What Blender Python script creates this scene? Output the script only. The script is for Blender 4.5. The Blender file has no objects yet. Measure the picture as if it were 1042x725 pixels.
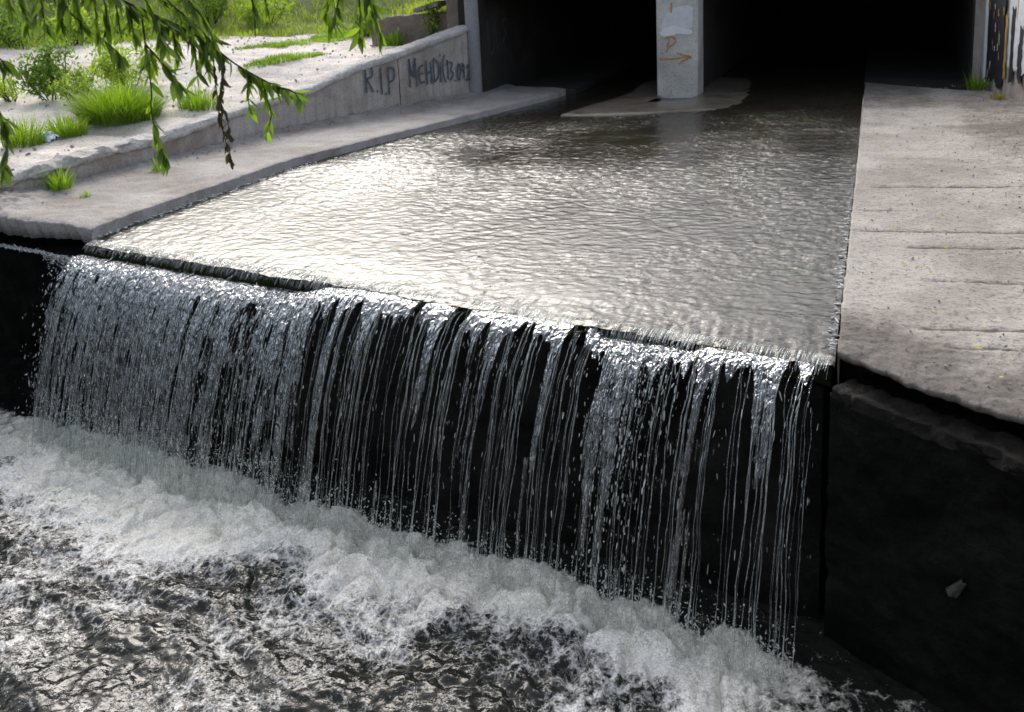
import bpy, math, random
import numpy as np
from mathutils import Matrix, Vector

S = bpy.context.scene
COL = S.collection
rng = np.random.default_rng(7)
random.seed(7)
R = math.radians

# ---------------------------------------------------------------- camera
cam_data = bpy.data.cameras.new("camera")
cam = bpy.data.objects.new("camera", cam_data)
COL.objects.link(cam)
cam_data.lens = 34.55
cam_data.sensor_width = 36.0
cam_data.shift_y = -0.1804
cam_data.clip_start = 0.05
cam_data.clip_end = 500
cam_data.dof.use_dof = True
cam_data.dof.focus_distance = 6.2
cam_data.dof.aperture_fstop = 3.2
cx, cy, cz = Vector((0.938, 0.343, -0.044)), Vector((-0.031, 0.210, 0.977)), Vector((0.344, -0.916, 0.207))
cz.normalize(); cx = (cx - cz * cx.dot(cz)).normalized(); cy = cz.cross(cx)
M4 = Matrix((cx, cy, cz)).transposed().to_4x4()
M4.translation = Vector((0, 0, 2.0))
cam.matrix_world = M4
S.camera = cam

# ---------------------------------------------------------------- light
SUN_EL, SUN_AZ = 40, -34          # azimuth measured from +Y towards +X
world = bpy.data.worlds.new("World")
S.world = world
world.use_nodes = True
nt = world.node_tree
bg = nt.nodes["Background"]
sky = nt.nodes.new("ShaderNodeTexSky")
sky.sky_type = 'NISHITA'
sky.sun_disc = False
sky.sun_elevation = R(SUN_EL)
sky.sun_rotation = R(SUN_AZ)
sky.dust_density = 4.0
hs = nt.nodes.new("ShaderNodeHueSaturation")
hs.inputs['Saturation'].default_value = 0.58
nt.links.new(sky.outputs[0], hs.inputs['Color'])
nt.links.new(hs.outputs[0], bg.inputs[0])
bg.inputs[1].default_value = 0.15
sd = bpy.data.lights.new("sun", 'SUN')
sd.energy = 0.85
sd.angle = R(28)
sd.color = (1.0, 0.97, 0.93)
sun = bpy.data.objects.new("sun", sd)
COL.objects.link(sun)
ld = Vector((math.cos(R(SUN_EL)) * math.sin(R(SUN_AZ)), math.cos(R(SUN_EL)) * math.cos(R(SUN_AZ)), math.sin(R(SUN_EL))))
sun.rotation_euler = ld.to_track_quat('Z', 'Y').to_euler()
S.view_settings.view_transform = 'Standard'
S.view_settings.look = 'None'
S.view_settings.exposure = 0.92
S.view_settings.gamma = 1.0
S.view_settings.use_curve_mapping = False
S.render.engine = 'CYCLES'
cy_ = S.cycles
cy_.max_bounces = 8
cy_.transparent_max_bounces = 24
cy_.glossy_bounces = 4
cy_.transmission_bounces = 4
cy_.caustics_reflective = False
cy_.caustics_refractive = False
cy_.sample_clamp_indirect = 4.0

# ---------------------------------------------------------------- numpy noise
_perm = np.random.default_rng(3).permutation(4096)
def _h(ix, iy, iz):
    return _perm[(_perm[(_perm[ix & 4095] + iy) & 4095] + iz) & 4095]
_g = np.random.default_rng(5).normal(size=(4096, 3))
_g /= np.linalg.norm(_g, axis=1)[:, None]
def perlin(x, y, z=0.0):
    x, y, z = np.broadcast_arrays(np.asarray(x, float), np.asarray(y, float), np.asarray(z, float))
    xi, yi, zi = np.floor(x).astype(int), np.floor(y).astype(int), np.floor(z).astype(int)
    xf, yf, zf = x - xi, y - yi, z - zi
    u, v, w = [t * t * t * (t * (t * 6 - 15) + 10) for t in (xf, yf, zf)]
    def g(i, j, k):
        q = _g[_h(xi + i, yi + j, zi + k)]
        return q[..., 0] * (xf - i) + q[..., 1] * (yf - j) + q[..., 2] * (zf - k)
    def L(a, b, t): return a + (b - a) * t
    return L(L(L(g(0,0,0), g(1,0,0), u), L(g(0,1,0), g(1,1,0), u), v),
             L(L(g(0,0,1), g(1,0,1), u), L(g(0,1,1), g(1,1,1), u), v), w) * 1.5
def fbm(x, y, z=0.0, oct=4, gain=0.5, lac=2.03):
    a, f, r = 1.0, 1.0, 0.0
    for i in range(oct):
        r = r + a * perlin(np.asarray(x) * f + 17.3 * i, np.asarray(y) * f - 9.1 * i, np.asarray(z) * f + 4.7 * i)
        a *= gain; f *= lac
    return r
def ss(a, b, x):
    t = np.clip((np.asarray(x, float) - a) / (b - a), 0, 1)
    return t * t * (3 - 2 * t)

# ---------------------------------------------------------------- mesh helpers
IN_WORLD = set()          # things whose parts are given in world coordinates
def link(o, parent=None):
    COL.objects.link(o)
    if parent is not None:
        o.parent = parent
        if parent.name in IN_WORLD: o.matrix_parent_inverse = Matrix.Translation(-parent.location)
    return o
def big(name, verts, quads, mat, parent=None, smooth=True, attrs=None):
    """one mesh object from numpy arrays; quads may be (n,3) or (n,4)"""
    verts = np.ascontiguousarray(verts, np.float32); quads = np.ascontiguousarray(quads, np.int32)
    me = bpy.data.meshes.new(name)
    k = quads.shape[1]
    me.vertices.add(len(verts)); me.vertices.foreach_set("co", verts.ravel())
    me.loops.add(quads.size); me.loops.foreach_set("vertex_index", quads.ravel())
    me.polygons.add(len(quads)); me.polygons.foreach_set("loop_start", np.arange(0, quads.size, k, dtype=np.int32))
    me.polygons.foreach_set("use_smooth", np.full(len(quads), smooth))
    me.update(calc_edges=True)
    for an, av in (attrs or {}).items():
        a = me.attributes.new(an, 'FLOAT', 'POINT'); a.data.foreach_set("value", np.ascontiguousarray(av, np.float32).ravel())
    me.validate()
    for m in (mat if isinstance(mat, (list, tuple)) else [mat]): me.materials.append(m)
    return link(bpy.data.objects.new(name, me), parent)
def gridq(n, m, keep=None):
    i, j = np.meshgrid(np.arange(n - 1), np.arange(m - 1), indexing='ij')
    q = np.stack([i * m + j, (i + 1) * m + j, (i + 1) * m + j + 1, i * m + j + 1], -1)
    if keep is not None: q = q[keep]
    return q.reshape(-1, 4)
def poly(name, verts, faces, mat, parent=None, smooth=False):
    me = bpy.data.meshes.new(name)
    me.from_pydata([tuple(map(float, v)) for v in verts], [], faces)
    me.materials.append(mat)
    for p in me.polygons: p.use_smooth = smooth
    return link(bpy.data.objects.new(name, me), parent)
def prism(name, pts, z0, z1, mat, parent=None, bevel=0.0):
    """vertical prism over a ground polygon; z1 may be a list (per point)"""
    n = len(pts)
    z1 = z1 if isinstance(z1, (list, tuple)) else [z1] * n
    z0 = z0 if isinstance(z0, (list, tuple)) else [z0] * n
    a = sum(pts[i][0] * pts[(i + 1) % n][1] - pts[(i + 1) % n][0] * pts[i][1] for i in range(n))
    if a < 0: pts = pts[::-1]; z0 = z0[::-1]; z1 = z1[::-1]
    v = [(p[0], p[1], z) for p, z in zip(pts, z0)] + [(p[0], p[1], z) for p, z in zip(pts, z1)]
    f = [tuple(range(n - 1, -1, -1)), tuple(range(n, 2 * n))] + [(i, (i + 1) % n, n + (i + 1) % n, n + i) for i in range(n)]
    o = poly(name, v, f, mat, parent)
    if bevel:
        b = o.modifiers.new("bevel", 'BEVEL'); b.width = bevel; b.segments = 2; b.limit_method = 'ANGLE'
    return o
def tag(o, label, cat=None, group=None, kind=None):
    if label: o['label'] = label
    if cat: o['category'] = cat
    if group: o['group'] = group
    if kind: o['kind'] = kind
    return o
def empty(name, loc=(0, 0, 0), in_world=True):
    o = bpy.data.objects.new(name, None); o.location = loc; o.empty_display_size = 0.2
    if in_world: IN_WORLD.add(o.name)
    return link(o)
def tubes(paths, radii, sides=6):
    """many tubes: paths (n,k,3), radii (n,k) -> verts, quads"""
    n, k, _ = paths.shape
    t = np.gradient(paths, axis=1); t /= np.linalg.norm(t, axis=2, keepdims=True) + 1e-9
    ref = np.zeros_like(t); ref[..., 0] = 1.0; ref[np.abs(t[..., 0]) > .9] = (0, 1, 0)
    a = np.cross(t, ref); a /= np.linalg.norm(a, axis=2, keepdims=True) + 1e-9
    b = np.cross(t, a)
    th = np.arange(sides) * 2 * math.pi / sides
    v = paths[:, :, None] + radii[:, :, None, None] * (a[:, :, None] * np.cos(th)[:, None] + b[:, :, None] * np.sin(th)[:, None])
    i, j, s = np.meshgrid(np.arange(n), np.arange(k - 1), np.arange(sides), indexing='ij')
    s2 = (s + 1) % sides; base = (i * k + j) * sides
    q = np.stack([base + s, base + s2, base + sides + s2, base + sides + s], -1).reshape(-1, 4)
    return v.reshape(-1, 3), q
def tube(name, pts, rads, mat, parent=None, sides=8):
    v, q = tubes(np.array([pts], float), np.array([rads], float), sides)
    return big(name, v, q, mat, parent)

# ---------------------------------------------------------------- materials
def newmat(name):
    m = bpy.data.materials.new(name); m.use_nodes = True
    t = m.node_tree; p = t.nodes["Principled BSDF"]
    return m, t, p
def nd(t, typ, **kw):
    n = t.nodes.new(typ)
    for k, v in kw.items():
        if k in n.inputs: n.inputs[k].default_value = v
        else: setattr(n, k, v)
    return n
def ln(t, a, b): t.links.new(a, b)
def coords(t, scale=(1, 1, 1), kind='Object'):
    tc = nd(t, "ShaderNodeTexCoord"); mp = nd(t, "ShaderNodeMapping"); mp.inputs['Scale'].default_value = scale
    ln(t, tc.outputs[kind], mp.inputs[0]); return mp.outputs[0]
def noise(t, co, scale, detail=6.0, rough=0.6, dist=0.0):
    n = nd(t, "ShaderNodeTexNoise", Scale=scale, Detail=detail, Roughness=rough, Distortion=dist)
    ln(t, co, n.inputs['Vector']); return n.outputs['Fac']
def ramp(t, src, stops):
    r = nd(t, "ShaderNodeValToRGB"); e = r.color_ramp.elements
    while len(e) < len(stops): e.new(0.5)
    for k, (p, c) in zip(e, stops):
        k.position = p; k.color = (c, c, c, 1) if isinstance(c, (int, float)) else (*c, 1)
    ln(t, src, r.inputs[0]); return r.outputs[0]
def mix(t, fac, a, b, mode='MIX'):
    m = nd(t, "ShaderNodeMix", data_type='RGBA', blend_type=mode)
    for s, x in ((m.inputs[0], fac), (m.inputs[6], a), (m.inputs[7], b)):
        if isinstance(x, (int, float)): s.default_value = x if s is m.inputs[0] or s.type == 'VALUE' else (x, x, x, 1)
        elif isinstance(x, tuple): s.default_value = (*x, 1)
        else: ln(t, x, s)
    return m.outputs[2]
def math_(t, op, a, b=0.0):
    m = nd(t, "ShaderNodeMath", operation=op)
    for s, x in ((m.inputs[0], a), (m.inputs[1], b)):
        if isinstance(x, (int, float)): s.default_value = x
        else: ln(t, x, s)
    return m.outputs[0]
def bump(t, p, h, strength, dist=0.02, prev=None):
    b = nd(t, "ShaderNodeBump", Strength=strength, Distance=dist); ln(t, h, b.inputs['Height'])
    if prev is not None: ln(t, prev, b.inputs['Normal'])
    ln(t, b.outputs[0], p.inputs['Normal']); return b.outputs[0]

def concrete(name, light, dark, stain, bump_s=0.5, stain_amt=0.6, streak=0.0, cracks=False, seed=0.0, rough=0.9, fine=60, spec=0.25):
    m, t, p = newmat(name)
    co = coords(t)
    if seed:
        ad = nd(t, "ShaderNodeVectorMath", operation='ADD'); ln(t, co, ad.inputs[0]); ad.inputs[1].default_value = (seed, seed * .7, seed * 1.3); co = ad.outputs[0]
    a = ramp(t, noise(t, co, 2.2, 8, .65), [(.34, 0.0), (.66, 1.0)])
    c = mix(t, a, dark, light)
    st = ramp(t, noise(t, co, 0.9, 9, .68, .6), [(.47, 0.0), (.62, 1.0)])
    c = mix(t, math_(t, 'MULTIPLY', st, stain_amt), c, stain)
    sp = ramp(t, noise(t, co, fine, 3, .6), [(.3, .55), (.5, 1.0), (.72, 1.15)])
    c = mix(t, 0.75, c, sp, 'MULTIPLY')
    pits = ramp(t, noise(t, co, 17, 5, .7), [(.29, .35), (.38, 1.0)])
    c = mix(t, 0.8, c, pits, 'MULTIPLY')
    if streak:
        cs = coords(t, (9, 9, .55)); s_ = ramp(t, noise(t, cs, 1.0, 6, .7), [(.42, 0.0), (.65, 1.0)])
        c = mix(t, math_(t, 'MULTIPLY', s_, streak), c, stain)
    h = math_(t, 'ADD', noise(t, co, 22, 8, .72), math_(t, 'MULTIPLY', noise(t, co, 4, 5, .6), 2.0))
    if cracks:
        ck = nd(t, "ShaderNodeAttribute", attribute_name="crack").outputs['Fac']; dm = nd(t, "ShaderNodeAttribute", attribute_name="damp").outputs['Fac']
        dm = ramp(t, math_(t, 'ADD', dm, math_(t, 'MULTIPLY', math_(t, 'SUBTRACT', noise(t, co, 5, 7, .7), .5), 1.3)), [(.3, 0.0), (.75, 1.0)])
        c = mix(t, math_(t, 'MULTIPLY', dm, .72), c, (.085, .073, .064))
        sp2 = ramp(t, noise(t, co, 26, 4, .75), [(.36, .35), (.46, 1.0)])
        c = mix(t, .7, c, sp2, 'MULTIPLY')
        fck = ramp(t, math_(t, 'ADD', ck, math_(t, 'MULTIPLY', math_(t, 'SUBTRACT', noise(t, co, 9, 6, .75), .5), 2.2)), [(.45, 0.0), (.8, 1.0)])
        c = mix(t, math_(t, 'MULTIPLY', fck, .75), c, (.06, .05, .042))
    ln(t, c, p.inputs['Base Color']); p.inputs['Roughness'].default_value = rough
    p.inputs['Specular IOR Level'].default_value = spec
    bump(t, p, h, bump_s, .03)
    return m

def plain(name, col, rough=0.8, var=0.35, scale=8, spec=0.3, b=0.2):
    m, t, p = newmat(name); co = coords(t)
    n = noise(t, co, scale, 6, .65)
    c = mix(t, ramp(t, n, [(.3, 0.0), (.7, 1.0)]), tuple(x * (1 - var) for x in col), tuple(min(1, x * (1 + var)) for x in col))
    ln(t, c, p.inputs['Base Color']); p.inputs['Roughness'].default_value = rough
    p.inputs['Specular IOR Level'].default_value = spec
    if b: bump(t, p, noise(t, co, scale * 4, 5, .6), b, .02)
    return m

def leafmat(name, c1, c2, trans=0.5, rough=0.5):
    m, t, p = newmat(name)
    at_ = nd(t, "ShaderNodeAttribute", attribute_name="tint")
    c = mix(t, at_.outputs['Fac'], c1, c2)
    ln(t, c, p.inputs['Base Color']); p.inputs['Roughness'].default_value = rough
    p.inputs['Specular IOR Level'].default_value = 0.35
    tr = nd(t, "ShaderNodeBsdfTranslucent")
    ln(t, mix(t, 1.0, c, (1.6, 1.7, .7), 'MULTIPLY'), tr.inputs[0])
    mx = nd(t, "ShaderNodeMixShader"); mx.inputs[0].default_value = trans
    ln(t, p.outputs[0], mx.inputs[1]); ln(t, tr.outputs[0], mx.inputs[2])
    ln(t, mx.outputs[0], t.nodes["Material Output"].inputs[0])
    return m

MAT = {}
MAT['slab_right'] = concrete("pale concrete", (.39, .365, .335), (.29, .27, .245), (.18, .155, .135), .5, .6, cracks=True)
MAT['slab_left'] = concrete("dusty concrete", (.38, .36, .335), (.28, .26, .24), (.17, .145, .12), .5, .6, seed=3.1)
MAT['wall'] = concrete("stained wall concrete", (.50, .47, .44), (.39, .355, .325), (.22, .17, .135), .45, .6, streak=.55, seed=6.2)
MAT['coping'] = concrete("rough coping concrete", (.60, .58, .55), (.45, .425, .39), (.28, .255, .23), .9, .4, seed=1.7, fine=30)
MAT['wet'] = concrete("black wet algae concrete", (.020, .019, .016), (.004, .004, .0035), (.0015, .0015, .0015), .9, .6, seed=9.0, rough=.75, spec=.08)
MAT['ledge'] = concrete("damp rubble", (.035, .030, .024), (.014, .012, .010), (.006, .005, .005), 1.0, .7, seed=2.0)
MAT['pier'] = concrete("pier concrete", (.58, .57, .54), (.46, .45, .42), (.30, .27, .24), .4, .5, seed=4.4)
MAT['tunnel'] = concrete("shade-darkened tunnel concrete", (.045, .042, .038), (.03, .027, .024), (.015, .013, .012), .4, .6, seed=5.0)  # shade inside the openings is painted into this dark base colour
MAT['greypost'] = concrete("smooth grey concrete", (.25, .25, .26), (.20, .20, .205), (.13, .125, .12), .2, .4, seed=7.0)
MAT['lowwall'] = concrete("grey brown rubble wall", (.27, .235, .20), (.17, .145, .12), (.11, .09, .075), .9, .5, seed=8.0)

# ---------------------------------------------------------------- water materials
def stream_material():
    m, t, p = newmat("shallow stream water")
    co = coords(t)
    bed = ramp(t, noise(t, co, 1.1, 7, .65, .4), [(.3, (.016, .014, .011)), (.52, (.030, .026, .019)), (.70, (.020, .027, .009))])
    ln(t, bed, p.inputs['Base Color']); p.inputs['Roughness'].default_value = .05; p.inputs['IOR'].default_value = 1.33
    p.inputs['Specular IOR Level'].default_value = .6
    rp = nd(t, "ShaderNodeAttribute", attribute_name="ripple").outputs['Fac']
    h = math_(t, 'ADD', noise(t, coords(t, (34, 56, 1)), 1.0, 3, .6, .8), math_(t, 'MULTIPLY', noise(t, coords(t, (60, 100, 1)), 1.0, 2, .5), .25))
    bump(t, p, math_(t, 'MULTIPLY', h, rp), .5, .012)
    return m
def pool_material():
    m, t, p = newmat("churned pool water and foam")
    co = coords(t)
    f = nd(t, "ShaderNodeAttribute", attribute_name="foam").outputs['Fac']
    cr = nd(t, "ShaderNodeAttribute", attribute_name="cream").outputs['Fac']
    d1 = noise(t, co, 6, 9, .70, .7)
    d2 = noise(t, co, 85, 4, .7, .3)
    def warped(scale, amt, nscale):
        nz = nd(t, "ShaderNodeTexNoise", Scale=nscale, Detail=4.0); ln(t, co, nz.inputs['Vector'])
        sc = nd(t, "ShaderNodeVectorMath", operation='SCALE'); ln(t, nz.outputs['Color'], sc.inputs[0]); sc.inputs['Scale'].default_value = amt
        ad = nd(t, "ShaderNodeVectorMath", operation='ADD'); ln(t, co, ad.inputs[0]); ln(t, sc.outputs[0], ad.inputs[1])
        vo = nd(t, "ShaderNodeTexVoronoi", feature='DISTANCE_TO_EDGE', Scale=scale); ln(t, ad.outputs[0], vo.inputs['Vector']); return vo.outputs['Distance']
    lace1 = ramp(t, warped(6.5, .35, 5.0), [(.0, 1.0), (.20, 0.0)])
    lace2 = ramp(t, warped(21, .13, 13.0), [(.0, 1.0), (.24, 0.0)])
    spk = nd(t, "ShaderNodeTexVoronoi", feature='F1', Scale=62.0); ln(t, co, spk.inputs['Vector'])
    srnd = nd(t, "ShaderNodeSeparateColor"); ln(t, spk.outputs['Color'], srnd.inputs[0])
    speck = math_(t, 'MULTIPLY', ramp(t, spk.outputs['Distance'], [(.22, 1.0), (.42, 0.0)]), ramp(t, srnd.outputs[0], [(.62, 0.0), (.95, 1.0)]))
    x = math_(t, 'ADD', math_(t, 'MULTIPLY', f, 1.10), math_(t, 'MULTIPLY', math_(t, 'SUBTRACT', d1, .5), 1.25))
    x = math_(t, 'ADD', x, math_(t, 'MULTIPLY', math_(t, 'SUBTRACT', d2, .5), .55))
    x = math_(t, 'ADD', x, math_(t, 'MULTIPLY', math_(t, 'SUBTRACT', lace1, .25), .30))
    x = math_(t, 'ADD', x, math_(t, 'MULTIPLY', math_(t, 'SUBTRACT', lace2, .25), .26))
    x = math_(t, 'ADD', x, math_(t, 'MULTIPLY', speck, .20))
    F = ramp(t, x, [(.40, 0.0), (.60, .36), (.95, 1.0)])
    b = nd(t, "ShaderNodeTexVoronoi", feature='F1', Scale=70.0); ln(t, co, b.inputs['Vector'])
    dome = ramp(t, b.outputs['Distance'], [(.0, 1.0), (.6, 0.0)])
    foamc = mix(t, cr, (.87, .865, .84), (.94, .90, .78))
    cell = nd(t, "ShaderNodeTexVoronoi", feature='DISTANCE_TO_EDGE', Scale=44.0); ln(t, co, cell.inputs['Vector'])
    foamc = mix(t, .55, foamc, ramp(t, cell.outputs['Distance'], [(.0, .45), (.14, 1.0)]), 'MULTIPLY')
    foamc = mix(t, .42, foamc, ramp(t, math_(t, 'ADD', math_(t, 'MULTIPLY', noise(t, co, 11, 8, .72, 1.0), .6), math_(t, 'MULTIPLY', d2, .4)), [(.38, .35), (.53, 1.0)]), 'MULTIPLY')
    c = mix(t, F, (.018, .019, .016), foamc)
    ln(t, c, p.inputs['Base Color'])
    ln(t, math_(t, 'ADD', math_(t, 'MULTIPLY', F, .42), .05), p.inputs['Roughness'])
    p.inputs['IOR'].default_value = 1.33; p.inputs['Specular IOR Level'].default_value = .38
    w = math_(t, 'ADD', noise(t, co, 10, 2.5, .5, .9), math_(t, 'MULTIPLY', noise(t, co, 32, 2, .5, .4), .35))
    h = math_(t, 'ADD', w, math_(t, 'MULTIPLY', math_(t, 'MULTIPLY', dome, ramp(t, x, [(.15, .1), (.5, 1.0)])), .35))
    bump(t, p, h, .34, .018)
    return m
def fall_material():
    m, t, p = newmat("falling water")
    out = t.nodes["Material Output"]
    aer = nd(t, "ShaderNodeAttribute", attribute_name="aer").outputs['Fac']
    co = coords(t)
    p.inputs['Base Color'].default_value = (.72, .75, .72, 1); p.inputs['Roughness'].default_value = .35
    gl = nd(t, "ShaderNodeBsdfGlossy", Roughness=.07); gl.inputs['Color'].default_value = (.95, .97, 1, 1)
    bp = nd(t, "ShaderNodeBump", Strength=1.0, Distance=.045); ln(t, noise(t, coords(t, (25, 25, 6.5)), 1.0, 2.5, .5, .5), bp.inputs['Height'])
    ln(t, bp.outputs[0], gl.inputs['Normal'])
    tr = nd(t, "ShaderNodeBsdfTransparent"); tr.inputs[0].default_value = (.96, .98, .96, 1)
    lw = nd(t, "ShaderNodeFresnel", IOR=1.45); ln(t, bp.outputs[0], lw.inputs['Normal'])
    fr = math_(t, 'MINIMUM', math_(t, 'ADD', math_(t, 'MULTIPLY', lw.outputs[0], 1.05), .035), .38)
    a = nd(t, "ShaderNodeMixShader"); ln(t, fr, a.inputs[0]); ln(t, tr.outputs[0], a.inputs[1]); ln(t, gl.outputs[0], a.inputs[2])
    b = nd(t, "ShaderNodeMixShader"); ln(t, aer, b.inputs[0]); ln(t, a.outputs[0], b.inputs[1]); ln(t, p.outputs[0], b.inputs[2])
    ln(t, b.outputs[0], out.inputs[0])
    return m
MAT['stream'] = stream_material(); MAT['pool'] = pool_material(); MAT['fall'] = fall_material()
MAT['white_water'] = plain("white water line", (.62, .64, .64), .3, .25, 40, .5, .6)
MAT['dirt'] = concrete("dry pale dirt", (.72, .665, .61), (.62, .565, .51), (.40, .35, .30), .8, .45, seed=2.7, rough=1.0, fine=40)
MAT['bank'] = MAT['dirt'].copy()
_t = MAT['bank'].node_tree; _p = _t.nodes["Principled BSDF"]; _src = _p.inputs['Base Color'].links[0].from_socket
_at = nd(_t, "ShaderNodeAttribute", attribute_name="lawn")
_lw = ramp(_t, math_(_t, 'ADD', _at.outputs['Fac'], math_(_t, 'MULTIPLY', math_(_t, 'SUBTRACT', noise(_t, coords(_t), 3.0, 6, .7), .5), .7)), [(.35, 0.0), (.7, .85)])
ln(_t, mix(_t, _lw, _src, (.15, .17, .055)), _p.inputs['Base Color'])
MAT['grass'] = leafmat("grass blade", (.13, .19, .03), (.36, .43, .08), .45, .6)
MAT['shrub'] = leafmat("shrub leaf", (.06, .11, .02), (.20, .31, .05), .4, .55)
MAT['tuft'] = leafmat("tuft blade", (.08, .15, .014), (.26, .38, .04), .45, .55)
MAT['willow'] = leafmat("willow leaf", (.030, .058, .010), (.20, .30, .045), .5, .4)
MAT['dried'] = leafmat("dried leaf", (.03, .025, .012), (.07, .065, .02), .2, .6)
MAT['litter'] = leafmat("yellow fallen leaf", (.30, .22, .04), (.42, .40, .10), .2, .7)
MAT['bark'] = plain("bark", (.075, .058, .042), .9, .5, 14, .2, .8)
MAT['twig'] = plain("twig bark", (.045, .036, .024), .8, .3, 30, .2, .3)
MAT['spray_blue'] = plain("dark blue spray paint", (.07, .095, .12), .7, .5, 30, .3, 0)
MAT['spray_orange'] = plain("orange spray paint", (.42, .20, .05), .7, .35, 40, .3, 0)
MAT['spray_grey'] = plain("faded grey spray paint", (.33, .33, .33), .8, .3, 40, .2, 0)
MAT['white_paint'] = plain("white wash paint", (.66, .67, .68), .7, .1, 12, .3, .1)
MAT['black_paint'] = plain("black mural paint", (.018, .018, .022), .6, .5, 12, .4, .3)
MAT['pale_paint'] = plain("pale mural paint", (.50, .52, .56), .7, .2, 12, .3, .2)
MAT['ochre_paint'] = plain("ochre mural paint", (.42, .24, .06), .7, .3, 12, .3, .2)
MAT['plastic'] = plain("thin bluish plastic", (.55, .66, .80), .3, .15, 20, .5, .4)
MAT['scrap'] = plain("wet grey scrap", (.07, .066, .056), .3, .6, 40, .6, .8)

# ---------------------------------------------------------------- ground plan
A = np.array([-5.82, 5.86]); E_ = np.array([.984, -.178]); N_ = np.array([-.178, -.984])   # crest: start, along, towards the pool
LEN = 5.74; DROP = 1.47
def crest(s, d): return A[0] + E_[0] * s + N_[0] * d, A[1] + E_[1] * s + N_[1] * d
WY = [-20, 6.36, 7.21, 8.21, 10.24, 11.94, 13.21, 40]; WX = [-7.25, -7.24, -7.09, -7.0, -6.66, -6.05, -5.55, -5.55]
TY = [-20, 6.4, 7.34, 8.25, 8.83, 10.58, 11.2, 12., 13.2, 40]; TZ = [.33, .353, .412, .42, .48, .633, .80, .92, 1.15, 1.15]
EY = [5.0, 5.86, 8.7, 10.78, 13.85, 30]; EX = [-5.84, -5.82, -5.72, -5.2, -4.4, -4.1]
def wall_x(y): return np.interp(y, WY, WX)
def wall_top(y): return np.interp(y, TY, TZ)
def edge_x(y): return np.interp(y, EY, EX)
def zb(x, y):
    D = np.maximum(wall_x(y) - x, 0)
    z = np.minimum(wall_top(y) - .03, .82) + .035 * D
    g = ((x + 13) * (-.64) + (y - 11.8) * .77)
    return z + .33 * np.minimum(np.maximum(g, 0), 14) * ss(0, 3, g)

# ---------------------------------------------------------------- ground: left bank
def axis(*segs):
    out = []
    for a, b, n in segs: out += list(np.linspace(a, b, n, endpoint=False))
    return np.array(out + [segs[-1][1]])
yy = axis((-60, 4, 20), (4, 18, 280), (18, 40, 70), (40, 160, 24))
dd = axis((.12, 8, 200), (8, 22, 90), (22, 140, 40))
Yg, Dg = np.meshgrid(yy, dd, indexing='ij')
Xg = wall_x(Yg) - Dg
Zg = zb(Xg, Yg)
near = 1 - ss(20, 40, Dg)
Zg = Zg + near * (.035 * fbm(Xg * .9, Yg * .9, oct=3) + .014 * fbm(Xg * 4, Yg * 4, oct=4)) * ss(0, .5, Dg)
ruts = perlin(Xg * .35 + .2 * Yg, Yg * 1.7)
Zg = Zg - .025 * np.clip(1 - abs(ruts) * 6, 0, 1) * near
# behind the low wall the ground is filled up to its top
fill = ss(13.62, 13.75, Yg - .33 * (Xg + 7)) * ss(.0, .4, 7.3 - abs(Xg + 0.0)) 
lawn = ss(-.4, .5, ((Xg + 13) * (-.64) + (Yg - 11.8) * .77) + .8 * perlin(Xg * .8, Yg * .8))
lawn = np.maximum(lawn, fill * ss(13.7, 14.0, Yg))
Zg = np.where((Yg > 13.4), np.maximum(Zg, (1.27 + .05 * (Yg - 13.6)) * fill), Zg)
tag(big('ground', np.stack([Xg, Yg, Zg], -1).reshape(-1, 3), gridq(*Xg.shape)[:, ::-1], MAT['bank'], attrs={'lawn': lawn}), 'pale dry dirt bank behind the low concrete wall', kind='structure')
# ground to the right, behind the painted wall, and beyond the bridge
prism('ground', [(1.98, -60), (140, -60), (140, 160), (1.98, 160)], -2.5, 1.55, MAT['dirt'])['kind'] = 'structure'

prism('ground', [(-140, -60), (140, -60), (140, 160), (-140, 160)], -2.7, -2.55, MAT['dirt'])['kind'] = 'structure'

# ---------------------------------------------------------------- walkways
def fronty(x): return 4.80 - .70 * (x + .18)
ux = axis((-.13, 1.7, 116), (1.7, 3.0, 30)); vy = axis((0, 3.5, 260), (3.5, 8, 270), (8, 10.3, 60))
Ux, Vy = np.meshgrid(ux, vy, indexing='ij')
fr = fronty(Ux) + .045 * fbm(Ux * 5, Ux * 0, 3.3, oct=4) + .02 * perlin(Ux * 25, 1.0)
Yw = fr + Vy
Xw = Ux + np.where(Ux < -.12, .012 * fbm(Yw * 6, Yw * 0 + 4, oct=4) + .03 * (1 - ss(0, .5, Vy)) * fbm(Yw * 9, Yw * 0 + 8, oct=3), 0)
rgh = .25 + 1.15 * (1 - ss(.1, 1.3, Vy)) + .35 * ss(.6, 1.2, Ux)
Zw = .085 + rgh * (.011 * fbm(Xw * 6, Yw * 6, oct=4) + .006 * fbm(Xw * 28, Yw * 28, oct=3)) - .03 * np.exp(-Vy / .07) * (1 + .5 * perlin(Xw * 9, Yw * 9))
Zw += .025 * ss(.7, 1.6, Ux)
crk = np.zeros_like(Xw)
for i_, (yc, xa, xb, wd_) in enumerate([(9.05, .0, .18, .03), (8.35, .0, 1.3, .034), (7.56, -.1, .22, .022), (6.98, -.1, 1.4, .020), (6.60, .2, 1.2, .024),
        (5.9, .3, .9, .018), (5.12, .2, .85, .022), (4.86, .35, 1.2, .022)]):
    yl_ = yc + .14 * Xw + .02 * fbm(Xw * 4, 0 * Xw + i_ * 3.7, oct=4)
    crk = np.maximum(crk, np.exp(-((Yw - yl_) / wd_) ** 2) * ss(xa - .1, xa + .1, Xw) * (1 - ss(xb - .1, xb + .1, Xw)))
Zw -= .012 * crk
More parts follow.
